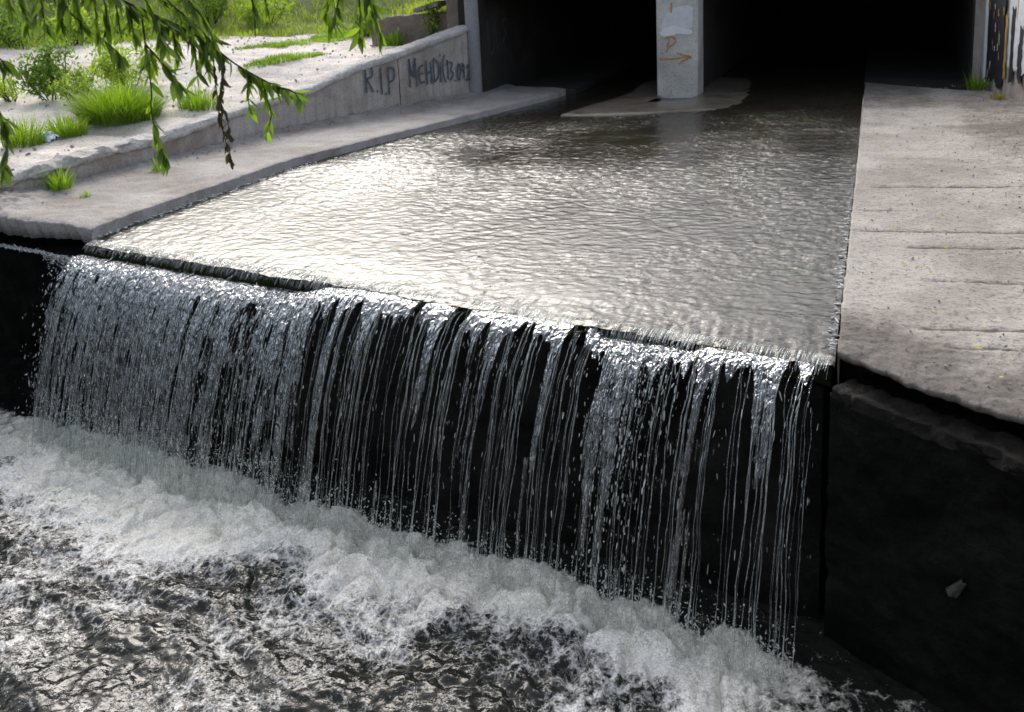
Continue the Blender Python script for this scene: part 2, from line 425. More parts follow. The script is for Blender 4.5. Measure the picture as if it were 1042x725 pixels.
damp = .95 * (1 - ss(.15, 1.0, Vy + .22 * fbm(Xw * 2.5, Yw * 2.5, oct=4))) + .62 * ss(11.9, 13.0, Yw) * (1 - ss(.55, .9, Xw)) + .55 * ss(.62, 1.15, Xw) * ss(8.5, 10.5, Yw) + .30 * np.exp(-((Yw - 11.2) / .35) ** 2) + .3 * ss(14, 15, Yw)
# skirts: front edge and water edge
Xw = np.concatenate([Xw[:1] + .01, Xw]); Yw = np.concatenate([Yw[:1], Yw]); Zw = np.concatenate([np.full_like(Zw[:1], -.5), Zw]); crk = np.concatenate([crk[:1], crk]); damp = np.concatenate([damp[:1] + .6, damp])
Xf, Yf = Xw[:, :1], Yw[:, :1] + .012 + .008 * perlin(Xw[:, :1] * 14, 2.2); Zf = np.full_like(Xf, .025)
Xf, Yf, Zf = np.c_[Xf, Xf, Xf], np.c_[Yf + .5, Yf + .5, Yf], np.c_[Zf - .4, Zf, Zf]
crk = np.concatenate([np.repeat(crk[:, :1] * 0, 3, 1), crk], 1); damp = np.concatenate([np.repeat(damp[:, :1] * 0 + 2, 3, 1), damp], 1)
Xw = np.concatenate([Xf, Xw], 1); Yw = np.concatenate([Yf, Yw], 1); Zw = np.concatenate([Zf, Zw], 1)
tag(big('walkway', np.stack([Xw, Yw, Zw], -1).reshape(-1, 3), gridq(*Xw.shape), MAT['slab_right'], attrs={'crack': crk, 'damp': damp}), 'pale cracked concrete walkway right of the stream', kind='structure')

tt = axis((0, 1, 90)); vy = axis((0, 3, 190), (3, 8, 170), (8, 8.3, 6))
T_, V_ = np.meshgrid(tt, vy, indexing='ij')
x0 = np.interp(V_[0] + 6, WY, WX)
fy = 5.93 + .10 * (1 - T_) + .05 * fbm(T_ * 6, T_ * 0, 1.5, oct=4) + .02 * perlin(T_ * 30, 3.0)
Yl = fy + V_
Xl = wall_x(Yl) + .02 + T_ * (edge_x(Yl) - wall_x(Yl) - .02)
Xl += np.where(T_ > .995, .012 * fbm(Yl * 7, Yl * 0 + 2, oct=4), 0)
edgew = np.abs(edge_x(Yl) - Xl); wallw = np.abs(Xl - wall_x(Yl))
Zl = .105 + .035 * (1 - T_) + .008 * fbm(Xl * 6, Yl * 6, oct=4) - .03 * np.exp(-V_ / .06) - .02 * np.exp(-edgew / .03)
rub = np.exp(-wallw / .16) * (.04 + .05 * np.clip(fbm(Xl * 9, Yl * 9, oct=4), 0, 1)) + (1 - ss(.1, .9, V_)) * (1 - ss(.0, .42, T_)) * (.06 + .05 * fbm(Xl * 11, Yl * 11, oct=4))
Zl += rub
Xl = np.concatenate([Xl, Xl[-1:] - .02]); Yl = np.concatenate([Yl, Yl[-1:]]); Zl = np.concatenate([Zl, np.full_like(Zl[-1:], -.5)])
Xf, Yf = Xl[:, :1], Yl[:, :1] + .06 + .05 * perlin(Xl[:, :1] * 8, 2.2); Zf = np.full_like(Xf, -.06)
Zf2 = Zf; Yf2 = Yf + .5
Xl = np.concatenate([Xf, Xf, Xl], 1); Yl = np.concatenate([Yf2, Yf, Yl], 1); Zl = np.concatenate([Zf2, Zf, Zl], 1)
tag(big('walkway', np.stack([Xl, Yl, Zl], -1).reshape(-1, 3), gridq(*Xl.shape), MAT['slab_left']), 'grey brown concrete walkway between the stream and the low wall', kind='structure')

# ---------------------------------------------------------------- stream above the weir
uu = axis((0, 1, 430)); vv = axis((-.035, .25, 26), (.25, 5, 330), (5, 9.5, 150), (9.5, 22, 60))
U_, W_ = np.meshgrid(uu, vv, indexing='ij')
s_ = U_ * LEN
cx_, cy2 = crest(s_, 0)
lipn = .035 * fbm(s_ * 1.3, s_ * 0 + 9, oct=4) + .012 * perlin(s_ * 9, 5.0)
Ys = cy2 + np.where(W_ < 0, W_ * 1.0, W_) - lipn * (1 - ss(.0, .8, W_))
xl = edge_x(Ys) + .015
Xs = xl + U_ * (-.145 - xl)
flow = fbm(Xs * 1.1, Ys * .7, oct=3)
wx_ = Xs + .12 * flow; wy_ = Ys + .10 * fbm(Xs * .9 + 5, Ys * .9, oct=3)
mod = np.clip(.62 + .75 * fbm(wx_ * .55 + 3, wy_ * .38, 2.0, oct=4), .42, 1.4) * (1 + .25 * np.clip(perlin(wx_ * 3.2, wy_ * .7, 4), -1, 1))
rip = mod * (1.3 * (.0052 * perlin(wx_ * 6 + flow, wy_ * 9.5) + .0058 * perlin(wx_ * 13 - flow, wy_ * 22, 3) + .0036 * (1 - 2 * np.abs(perlin(wx_ * 20, wy_ * 36, 6)))))
# standing waves trailing from the apron
dw = (Ys - 10.9) - .25 * (Xs + 2.2)
rip += .0045 * perlin(s_ * 38 + 2 * flow, W_ * 4) * (1 - ss(.02, .45, W_)) + .003 * perlin(s_ * 85, W_ * 8) * (1 - ss(.0, .22, W_))
rip += .003 * np.exp(-(dw / .25) ** 2) * (1 + perlin(Xs * 4, Ys * 4)) + .003 * np.sin(dw * 9) * np.exp(-(dw / 1.1) ** 2) * ss(-4, -2.5, Xs)
calm = 1 - .75 * ss(5.6, 8.5, W_) * (1 - ss(.25, .5, U_)) - .5 * ss(7.5, 9, W_)
Zs = rip * np.clip(calm, .12, 1) - 2.6 * np.minimum(W_ - .03, 0) ** 2 - .016 * (1 - ss(0, .5, W_)) - .02 * np.clip(perlin(s_ * 2.1, 7.0), -.3, 1) * (1 - ss(0, .25, W_)) + .012 * W_ / 5
tag(big('stream', np.stack([Xs, Ys, Zs], -1).reshape(-1, 3), gridq(*Xs.shape), MAT['stream'], attrs={'ripple': np.clip(mod * np.clip(calm, .15, 1), 0, 1.4)}), 'shallow rippling stream flowing to the weir lip', kind='structure')

# ---------------------------------------------------------------- pool below the weir
sp = axis((-9, -1.6, 40), (-1.6, 6.6, 640), (6.6, 11, 20)); dp = axis((-.12, 3.6, 330), (3.6, 14, 40))
Sp, Dp = np.meshgrid(sp, dp, indexing='ij')
q = Dp - .52                                             # distance from where the water lands
warp = .35 * fbm(Sp * .8, Dp * .8, 2.0, oct=3)
inn = ss(-.9, .1, Sp) * (1 - ss(5.35, 5.85, Sp))
belt = (.46 + .12 * np.sin(Sp * 1.05 + .5) + .24 * fbm(Sp * .9, Sp * 0, 5, oct=3)) 
f1 = 1 - ss(belt * .30, belt * 2.0, q + warp * .7)
tongue = np.clip(fbm(Sp * 1.15 + .5 * q, q * .75 + warp, 8.0, oct=5), -1, 1)
foam = f1 * .92 + (1 - ss(.7, 2.6, q)) * (.20 + .36 * tongue) + .07 + .20 * fbm(Sp * 1.8, q * 1.6, 3.0, oct=4)
foam *= np.where(Sp < .2, .55 + .45 * inn, 1)
foam -= .95 * (1 - inn) * (Sp > 3)
foam -= 1.6 * (1 - ss(-.30, -.06, q + .10 * fbm(Sp * 4, Sp * 0, 6.0, oct=3)))
wq = q + .12 * fbm(Sp * 3, q * 3, 5.0, oct=3); ws = Sp + .12 * fbm(Sp * 3, q * 3, 8.0, oct=3)
big_b = .5 + fbm(ws * 2.4, wq * 1.7, 1.0, oct=3)
sml_b = fbm(ws * 8, wq * 5, 4.0, oct=4) + .5 * (1 - 2 * np.abs(perlin(ws * 10, wq * 6, 2.0)))
amp = (np.exp(-(np.maximum(q - .12, 0) / .55) ** 2)) * ss(-.45, -.05, q) * (.25 + .75 * inn)
Zp = -DROP + amp * ((.015 + .060 * big_b) * (1 - .5 * ss(4.6, 5.6, Sp)) + .034 * sml_b - .05 * np.clip(.16 - np.abs(perlin(ws * 4.2, wq * 2.6, 9.0)), 0, 1) / .16 + .012 * fbm(ws * 22, wq * 14, 3.0, oct=2)) 
rad = .018 * np.sin((q + warp * .9) * 15) * ss(.3, .9, q) * (1 - ss(1.6, 3.2, q))
Zp += rad + .012 * fbm(Sp * 4.5, q * 5.5, 7, oct=4) + .008 * fbm(Sp * 14, q * 16, 2, oct=3)
Xp, Yp = crest(Sp, Dp)
cream = np.clip(f1 * (1.0 - ss(.45, 1.1, q)), 0, 1)
tag(big('water', np.stack([Xp, Yp, Zp], -1).reshape(-1, 3), gridq(*Xp.shape)[:, ::-1], MAT['pool'], attrs={'foam': np.clip(foam, 0, 1.3), 'cream': cream}),
    'dark churned pool with white foam at the foot of the falls', kind='structure')

# ---------------------------------------------------------------- weir wall with mossy lip
def rough_wall(name, pts, z0, z1, mat, parent, amp=.02, du=.03, seed=0.0, capw=.0, top_noise=.0):
    """vertical face along a ground polyline (outside on the right-hand side), with relief, and a cap going back by capw"""
    pts = np.array(pts, float); L = np.r_[0, np.cumsum(np.linalg.norm(np.diff(pts, axis=0), axis=1))]
    n = max(3, int(L[-1] / du)); u = np.linspace(0, L[-1], n)
    px, py = np.interp(u, L, pts[:, 0]), np.interp(u, L, pts[:, 1])
    tx, ty = np.gradient(px), np.gradient(py); k = np.hypot(tx, ty); nx, ny = ty / k, -tx / k
    z1 = np.interp(u, L, z1) if isinstance(z1, (list, np.ndarray)) else np.full(n, float(z1))
    z1 = z1 + top_noise * fbm(u * 4, u * 0, seed, oct=4)
    m = max(3, int((z1.max() - z0) / du)); h = np.linspace(0, 1, m)
    Zz = z0 + (z1[:, None] - z0) * h
    off = amp * fbm(u[:, None] * 5, Zz * 5, seed, oct=5) + .3 * amp * fbm(u[:, None] * 22, Zz * 22, seed + 3, oct=3)
    Xx, Yy = px[:, None] + nx[:, None] * off, py[:, None] + ny[:, None] * off
    if capw:
        c = np.linspace(.02, capw, max(3, int(capw / du)))
        Xc = Xx[:, -1:] - nx[:, None] * c; Yc = Yy[:, -1:] - ny[:, None] * c; Zc = Zz[:, -1:] + amp * .8 * fbm(Xc * 8, Yc * 8, seed, oct=4)
        Xx, Yy, Zz = np.c_[Xx, Xc], np.c_[Yy, Yc], np.c_[Zz, Zc]
        Xx = np.c_[Xx, Xx[:, -1:]]; Yy = np.c_[Yy, Yy[:, -1:]]; Zz = np.c_[Zz, np.full((n, 1), z0)]
    return big(name, np.stack([Xx, Yy, Zz], -1).reshape(-1, 3), gridq(*Xx.shape), mat, parent)
cr = lambda s, d: tuple(float(v) for v in crest(s, d))
weir = tag(empty('weir_wall', (*cr(2.8, 0), -DROP)), 'wet black drop wall behind the falling water', 'wall')
rough_wall('wall_face', [cr(-2.2, .02), cr(LEN - .02, .02)], -2.4, -.16, MAT['wet'], weir, .03, .03, 1.0, .6)
lipx = axis((-.02, LEN + .01, 420)); lt = np.linspace(0, 1, 16)
Ls, Lt = np.meshgrid(lipx, lt, indexing='ij')
ang = Lt * math.pi * .95
rr = .052 + .014 * fbm(Ls * 7, Lt * 2, 2, oct=4)
lip_off = .035 * fbm(Ls * 1.3, Ls * 0 + 9, oct=4) + .012 * perlin(Ls * 9, 5.0)
low_l = (1 - ss(2.15, 2.75, Ls)) + .5 * ss(4.4, 4.6, Ls) * (1 - ss(5.0, 5.2, Ls))
ld_ = -.015 + .045 * low_l + lip_off + rr * np.sin(ang) * .9 - .04
lz_ = -.095 + rr * np.cos(ang) * 1.0 - .012
lx, ly = crest(Ls, ld_)
MAT['moss'] = plain("dark wet moss", (.016, .020, .006), .9, .7, 30, .08, 1.0)
big('mossy_lip', np.stack([lx, ly, lz_], -1).reshape(-1, 3), gridq(*lx.shape)[:, ::-1], MAT['moss'], weir)
rough_wall('lower_step', [cr(-2.2, .34), cr(-.15, .30)], -2.2, [-1.05, -1.18], MAT['wet'], weir, .05, .03, 5.0, .32)

abut = tag(empty('abutment_wall', (.6, 4.2, -1.3)), 'black wet abutment wall under the right walkway', 'wall')
pl = [(x, fronty(x) - .09) for x in (-.16, .4, 1.2, 2.0, 3.0)]
rough_wall('wall_face', pl, -2.4, [-.11, -.12, -.13, -.15, -.16], MAT['wet'], abut, .03, .022, 7.0, .5, .012)
pl2 = [(x, fronty(x) - .075 - .02) for x in (-.15, .4, 1.2, 2.0, 3.0)]
o = rough_wall('rubble_ledge', pl2, -.155, [-.085, -.09, -.10, -.12, -.13], MAT['ledge'], abut, .026, .012, 3.0, .16, .03)
poly('side_face', [(-.155, 4.72, -2.4), (-.155, 6.2, -2.4), (-.155, 6.2, -.13), (-.155, 4.72, -.13)], [(0, 1, 2, 3)], MAT['wet'], abut)
bank_wall = rough_wall('bank_wall', [(-8.2, -14), (-8.2, 6.35)], -2.4, .3, MAT['ledge'], None, .05, .12, 4.0, .4)
bank_wall.rotation_euler = (0, 0, 0); tag(bank_wall, 'dark rough wall on the far left side of the pool', 'wall')
"""left end of the retaining wall carries on over the drop"""

# ---------------------------------------------------------------- retaining wall on the left bank
rw = tag(empty('retaining_wall', (-6.6, 10.2, .1)), 'long stained concrete wall with blue graffiti beside the left walkway', 'wall')
WP = np.array([[-7.239, 6.0], [-7.239, 6.358], [-7.092, 7.211], [-6.998, 8.21], [-6.663, 10.236], [-6.048, 11.944], [-5.554, 13.209]])
WP = np.array([[wall_x(y), y] for y in np.linspace(5.6, 13.2, 60)])
def split(y0, y1):
    ys = np.linspace(y0, y1, 40); return [(wall_x(y), y) for y in ys], [float(wall_top(y)) - .07 for y in ys]
SEAM = 11.93
# the wall runs away from us with the stream on its right-hand side
for a_, b_ in ((5.7, SEAM - .006), (SEAM + .006, 13.2)):
    pts_, zt_ = split(a_, b_)
    rough_wall('wall_panel', pts_, -.12, zt_, MAT['wall'], rw, .010, .025, 2.0 + a_, .2)
# coping: rough bead on top of the wall
ys = np.linspace(5.6, 13.22, 430); th = np.linspace(0, 2 * math.pi, 22)
Yc, Tc = np.meshgrid(ys, th, indexing='ij')
wx = wall_x(Yc); wz = wall_top(Yc) - .055
er = 1.0 - ss(8.2, 9.4, Yc) * .55                       # crumbling near the left end, cleaner by the bridge
ra = .125 + er * .035 * fbm(Yc * 5, np.cos(Tc) * 1.2, np.sin(Tc) * 1.2, oct=5); rb = .055 + er * .03 * fbm(Yc * 6 + 9, np.cos(Tc), np.sin(Tc), oct=5)
p4 = lambda c: np.sign(c) * np.abs(c) ** .6
Xc = wx - .085 + ra * p4(np.cos(Tc)); Zc = wz + rb * p4(np.sin(Tc))
big('coping', np.stack([Xc, Yc, Zc], -1).reshape(-1, 3), gridq(*Xc.shape), MAT['coping'], rw)

# strokes: flat ribbons of paint 3 mm in front of a surface
def ribbon_strokes(name, strokes, to3d, width, mat, parent):
    V, F = [], []
    for st in strokes:
        w = width
        if isinstance(st, tuple): st, w = st
        p = np.array(st, float)
        t_ = np.gradient(p, axis=0); t_ /= np.linalg.norm(t_, axis=1)[:, None] + 1e-9
        nn = np.c_[-t_[:, 1], t_[:, 0]]
        wv = w * (1 + .25 * np.sin(np.arange(len(p)) * 2.1))[:, None] / 2
        a_, b_ = p + nn * wv, p - nn * wv
        o_ = len(V)
        for i in range(len(p)): V.append(to3d(*a_[i])); V.append(to3d(*b_[i]))
        for i in range(len(p) - 1): F.append((o_ + 2 * i, o_ + 2 * i + 1, o_ + 2 * i + 3, o_ + 2 * i + 2))
    return poly(name, V, F, mat, parent)
def smooth(st, n=6):
    p = np.array(st, float); k = len(p); tq = np.linspace(0, k - 1, (k - 1) * n + 1)
    if k < 3: return np.c_[np.interp(tq, range(k), p[:, 0]), np.interp(tq, range(k), p[:, 1])]
    out = []
    for t_ in tq:
        i = min(int(t_), k - 2); f = t_ - i
        p0, p1, p2, p3 = p[max(i - 1, 0)], p[i], p[i + 1], p[min(i + 2, k - 1)]
        out.append(.5 * (2 * p1 + (p2 - p0) * f + (2 * p0 - 5 * p1 + 4 * p2 - p3) * f * f + (3 * p1 - p0 - 3 * p2 + p3) * f ** 3))
    return np.array(out)
GL = {
 'R': [[(0, 0), (0, 1)], [(0, 1), (.7, .95), (.75, .6), (0, .5)], [(.1, .5), (.8, 0)]],
 '.': [[(.0, .0), (.12, .07)]], 'I': [[(.1, 0), (.1, 1)]],
 'P': [[(0, 0), (0, 1)], [(0, 1), (.8, .92), (.75, .55), (0, .45)]],
 'M': [[(0, 0), (.02, 1)], [(.02, 1), (.4, .35), (.75, 1)], [(.75, 1), (.82, .0)]],
 'E': [[(.7, .95), (.1, .85), (0, .5), (.1, .1), (.75, .1)], [(.05, .5), (.6, .55)]],
 'H': [[(0, 0), (0, 1)], [(.65, 0), (.65, .95)], [(0, .45), (.65, .55)]],
 'D': [[(0, 0), (0, 1)], [(0, 1), (.75, .75), (.7, .2), (0, 0)]],
 'i': [[(.1, 0), (.1, .8)], [(.1, 1.02), (.2, 1.1)]],
 '(': [[(.4, 1.05), (.05, .7), (.05, .3), (.4, -.05)]],
 '1': [[(0, .75), (.3, 1), (.3, 0)]],
 '3': [[(0, .95), (.6, .85), (.25, .55), (.7, .3), (.0, .02)]],
 '0': [[(.35, 1), (0, .6), (.1, .1), (.5, .05), (.65, .6), (.35, 1)]],
 '9': [[(.6, .8), (.2, 1), (.05, .65), (.5, .55), (.6, .85), (.5, .0)]],
 '2': [[(0, .8), (.35, 1), (.6, .7), (.0, .05), (.65, .05)]],
}
seglen = np.r_[0, np.cumsum(np.hypot(np.diff([-7.239, -7.092, -6.998, -6.663, -6.048, -5.554]), np.diff([6.358, 7.211, 8.21, 10.236, 11.944, 13.209])))]
def on_wall(s, z):
    y = np.interp(s, seglen, [6.358, 7.211, 8.21, 10.236, 11.944, 13.209]) if s < seglen[-1] else 13.209 + (s - seglen[-1])
    return (float(wall_x(y)) + .026, float(y), z)
def write(seq, to3d, width, mat, parent, name='lettering'):
    st = []
    for ch, s0, z0, w, h in seq:
        for g in GL[ch]: st.append(smooth([(s0 + x * w, z0 + y_ * h) for x, y_ in g]))
    return ribbon_strokes(name, st, to3d, width, mat, parent)
write([('R', 5.10, .42, .15, .36), ('.', 5.28, .41, .15, .3), ('I', 5.36, .37, .1, .36), ('.', 5.43, .36, .15, .3), ('P', 5.50, .35, .13, .36)], on_wall, .028, MAT['spray_blue'], rw)
write([('M', 5.89, .40, .15, .39), ('E', 6.07, .42, .12, .27), ('H', 6.21, .40, .13, .33), ('D', 6.35, .42, .11, .33), ('i', 6.47, .40, .1, .36), ('(', 6.53, .40, .11, .36),
       ('1', 6.60, .42, .09, .27), ('3', 6.66, .40, .10, .28), ('.', 6.755, .38, .12, .25), ('0', 6.81, .39, .10, .24), ('9', 6.90, .38, .09, .24), ('.', 6.98, .365, .12, .25), ('2', 7.01, .37, .07, .22)], on_wall, .026, MAT['spray_blue'], rw)

# ---------------------------------------------------------------- road bridge over the stream
br = tag(empty('road_bridge', (-2.0, 14.4, 0)), 'low concrete road bridge with two dark openings over the stream', 'bridge')
PL, PR = (-5.42, 13.32), (1.25, 15.12)                   # ends of the portal line
py_ = lambda x: PL[1] + (x - PL[0]) * (PR[1] - PL[1]) / (PR[0] - PL[0])
prism('deck', [(-6.6, py_(-6.6) + .02), (2.4, py_(2.4) + .02), (2.4, 27), (-6.6, 27)], 1.60, 1.95, MAT['pier'], br)
prism('kerb', [(-6.6, py_(-6.6) + .06), (2.4, py_(2.4) + .06), (2.4, py_(2.4) + .32), (-6.6, py_(-6.6) + .32)], 1.952, 2.12, MAT['pier'], br)
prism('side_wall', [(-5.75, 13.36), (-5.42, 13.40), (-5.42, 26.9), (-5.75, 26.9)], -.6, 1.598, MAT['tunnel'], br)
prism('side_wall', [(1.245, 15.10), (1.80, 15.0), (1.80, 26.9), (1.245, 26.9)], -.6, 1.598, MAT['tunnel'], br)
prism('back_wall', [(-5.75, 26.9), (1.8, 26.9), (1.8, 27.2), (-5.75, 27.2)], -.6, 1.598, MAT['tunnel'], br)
prism('pier_shaded_rear', [(-2.91, 14.34), (-2.385, 14.34), (-2.385, 26.8), (-2.91, 26.8)], -.4, 1.597, MAT['tunnel'], br)  # rear of the same pier, painted dark to stand for the tunnel shade
pier = prism('pier', [(-2.925, 13.84), (-2.345, 13.86), (-2.345, 14.335), (-2.925, 14.335)], -.4, 1.597, MAT['pier'], br, .018)
tube('corner_post', [(-5.50, 13.27, -.1), (-5.495, 13.27, 1.0), (-5.50, 13.27, 1.60)], [.105, .10, .10], MAT['greypost'], br, 20)
prism('end_pillar', [(-5.93, 13.34), (-5.68, 13.37), (-5.68, 13.62), (-5.93, 13.60)], .5, 1.595, MAT['lowwall'], br, .02)
write([('0', -.55, .38, .7, .30)], lambda a, z: (-5.50 + .106 * math.sin(a), 13.27 - .106 * math.cos(a), z), .025, MAT['spray_blue'], br)
# paint on the pier front: local x across (m from its left edge), z up
on_pier = lambda x, z: (-2.925 + x, 13.84 + .036 * x - .004, z)
on_pier2 = lambda x, z: (-2.925 + x, 13.84 + .036 * x - .007, z)
on_pier3 = lambda x, z: (-2.925 + x, 13.84 + .036 * x - .010, z)
def blob(name, pts, to3d, mat, parent, jit=.012):
    p = smooth(list(pts) + [pts[0]], 8)[:-1]
    p = p + jit * np.c_[fbm(p[:, 0] * 30, p[:, 1] * 30, 1.0, oct=3), fbm(p[:, 0] * 30, p[:, 1] * 30, 6.0, oct=3)]
    return poly(name, [to3d(*q_) for q_ in p], [tuple(range(len(p)))], mat, parent)
MAT['pale_grey_paint'] = plain("pale grey paint", (.55, .56, .58), .7, .1, 12, .3, .1)
blob('paint_patch', [(.05, 1.02), (.16, 1.22), (.30, 1.30), (.50, 1.30), (.51, 1.12), (.49, 1.0), (.36, .98), (.2, 1.02), (.1, .97)], on_pier, MAT['pale_grey_paint'], pier)
blob('paint_patch', [(.04, .96), (.14, 1.02), (.26, 1.04), (.38, 1.0), (.50, .97), (.47, .915), (.3, .93), (.2, .90), (.08, .90)], on_pier2, MAT['white_paint'], pier)
ribbon_strokes('lettering', [smooth([(.13, .87), (.22, .89), (.27, .82), (.17, .74)]), smooth([(.18, .86), (.16, .75), (.14, .67)]),
    smooth([(.22, 1.36), (.215, 1.28), (.21, 1.22)])], on_pier3, .019, MAT['spray_orange'], pier)
ribbon_strokes('arrow', [smooth([(.04, .58), (.2, .575), (.38, .60), (.48, .60)]), smooth([(.29, .66), (.38, .63), (.49, .61)]), smooth([(.49, .60), (.38, .55), (.31, .50)])], on_pier3, .019, MAT['spray_orange'], pier)
# faded letters just inside the left opening
on_left = lambda s, z: (-5.416, 13.5 + s, z)
MAT['faint'] = plain("faint grey paint", (.055, .055, .055), .8, .2, 30, .2, 0)
ribbon_strokes('lettering', [smooth([(.15, 1.2), (.17, .95), (.2, .72)]), smooth([(.2, .72), (.35, .7), (.42, .95), (.42, 1.2)]), smooth([(.5, .74), (.5, 1.2)]), smooth([(.5, .74), (.68, .82)]),
    smooth([(.95, 1.18), (.78, 1.1), (.92, .95), (.75, .8)])], on_left, .05, MAT['faint'], br)
# apron round the foot of the pier
ap = [(-3.86, 12.15), (-3.55, 12.10), (-3.0, 12.22), (-2.3, 12.55), (-1.6, 13.05), (-1.2, 13.7), (-1.15, 16), (-3.3, 16), (-3.45, 14.2), (-3.72, 12.9)]
apc = smooth(ap + [ap[0]], 8)[:-1]; cen = apc.mean(0)
rings = []
for k_, z_ in ((1.03, -.2), (1.0, .015), (.985, .035), (.9, .05), (.6, .055), (.2, .055)):
    q_ = cen + (apc - cen) * k_
    rings.append(np.c_[q_, np.full(len(q_), z_) - .05 * ss(-2.4, -1.3, q_[:, 0]) + .005 * fbm(q_[:, 0] * 6, q_[:, 1] * 6, oct=3)])
rings = np.array(rings); K_, L_ = rings.shape[:2]
rings = np.concatenate([rings, rings[:, :1]], 1)
big('apron', rings.reshape(-1, 3), gridq(K_, L_ + 1)[:, ::-1], concrete("wet apron concrete", (.20, .17, .14), (.13, .11, .085), (.06, .05, .03), .3, .7, seed=3.3, rough=.18), br)

# ---------------------------------------------------------------- floor strips inside the openings, coloured dark for tunnel shade and wet dirt
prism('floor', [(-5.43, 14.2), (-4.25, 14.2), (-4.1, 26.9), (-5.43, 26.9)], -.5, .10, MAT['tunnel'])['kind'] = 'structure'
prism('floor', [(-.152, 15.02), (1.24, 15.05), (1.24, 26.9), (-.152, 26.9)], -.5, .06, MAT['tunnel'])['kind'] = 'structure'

# ---------------------------------------------------------------- low wall on the bank, painted wing wall
lw = rough_wall('low_wall', [(-7.25, 13.46), (-6.9, 13.54), (-5.94, 13.76)], .5, [1.24, 1.28, 1.34], MAT['lowwall'], None, .025, .03, 11.0, .18, .03)
tag(lw, 'low grey rubble wall on the bank holding back grass', 'wall')
slab = prism('loose_slab', [(-6.62, 13.66), (-6.18, 13.60), (-6.12, 13.86), (-6.58, 13.92)], [1.33, 1.42, 1.42, 1.33], [1.39, 1.50, 1.50, 1.39], MAT['greypost'], None, .012)
tag(slab, 'broken grey slab lying tilted on the low wall', 'slab')
ww = tag(empty('wing_wall', (1.6, 13.6, 0)), 'paint streaked concrete wing wall at the right end of the bridge', 'wall')
wing = [(1.262, 15.0), (1.33, 14.95), (1.61, 13.15), (1.80, 11.5), (1.94, 5.0)]
rough_wall('wall_face', wing, -.1, [1.97, 1.97, 1.9, 1.6, 1.5], MAT['wall'], ww, .007, .04, 12.0, 0)
wing_x = lambda y: float(np.interp(y, [5.0, 11.5, 13.15, 14.95], [1.94, 1.80, 1.61, 1.33]))
def on_wing(off): return lambda y, z: (wing_x(y) - off, y, z)
def rectblob(y0, y1, z0, z1):
    ys_ = np.linspace(y0, y1, 5)
    return [(y, z0 + .06 * math.sin(y * 13)) for y in ys_] + [(y1, (z0 + z1) / 2)] + [(y, z1) for y in ys_[::-1]] + [(y0, (z0 + z1) / 2)]
blob('paint_patch', rectblob(14.62, 14.48, .12, 1.9), on_wing(.022), MAT['white_paint'], ww, .02)
blob('paint_patch', rectblob(14.47, 13.72, .22, 1.92), on_wing(.025), MAT['black_paint'], ww, .05)
blob('paint_patch', rectblob(13.68, 13.62, .25, 1.1), on_wing(.026), MAT['ochre_paint'], ww, .03)
blob('paint_patch', rectblob(13.55, 12.4, .45, 1.88), on_wing(.022), MAT['pale_paint'], ww, .05)
blob('paint_patch', rectblob(13.42, 13.28, .35, 1.2), on_wing(.029), MAT['black_paint'], ww, .04)
blob('paint_patch', rectblob(13.22, 13.18, .7, 1.3), on_wing(.029), MAT['ochre_paint'], ww, .03)
blob('paint_patch', rectblob(13.1, 12.9, .4, 1.0), on_wing(.031), MAT['black_paint'], ww, .05)
fl = []
for i in range(26):
    y = rng.uniform(13.75, 14.42); z = rng.uniform(.35, 1.7)
    fl.append((smooth([(y, z), (y + rng.normal() * .02, z - rng.uniform(.04, .16))], 3), rng.uniform(.012, .035)))
ribbon_strokes('lettering', fl[:13], on_wing(.033), .02, MAT['pale_paint'], ww)
ribbon_strokes('lettering', fl[13:], on_wing(.034), .02, MAT['ochre_paint'], ww)

# ---------------------------------------------------------------- plants
def leaf_batch(pos, direc, length, width, curl=.15, normal_jit=1.0, seg=4, serr=False):
    """lance-shaped folded leaves: arrays of base points, directions, lengths and widths"""
    n = len(pos); d = direc / (np.linalg.norm(direc, axis=1)[:, None] + 1e-9)
    r = rng.normal(size=(n, 3)); side = np.cross(d, r); side /= np.linalg.norm(side, axis=1)[:, None] + 1e-9
    nor = np.cross(side, d)
    t = np.linspace(0, 1, seg + 1); w = np.sin(np.pi * np.clip(t, 0.0, 1) ** .75) ** .9; w[0] = .08; w[-1] = 0.02
    c = curl * rng.normal(.6, .8, n)
    mid = pos[:, None] + d[:, None] * (length[:, None] * t)[..., None] + nor[:, None] * (c[:, None] * length[:, None] * t ** 2)[..., None]
    off = side[:, None] * (width[:, None] * w * .5)[..., None]; up = nor[:, None] * (width[:, None] * w * .16)[..., None]
    V = np.stack([mid - off + up, mid, mid + off + up], 2)            # n, seg+1, 3, xyz
    base = (np.arange(n) * (seg + 1) * 3)[:, None, None]; i = (np.arange(seg) * 3)[None, :, None]; j = np.arange(2)[None, None, :]
    b = base + i + j
    F = np.stack([b, b + 1, b + 4, b + 3], -1).reshape(-1, 4)
    return V.reshape(-1, 3), F, (seg + 1) * 3
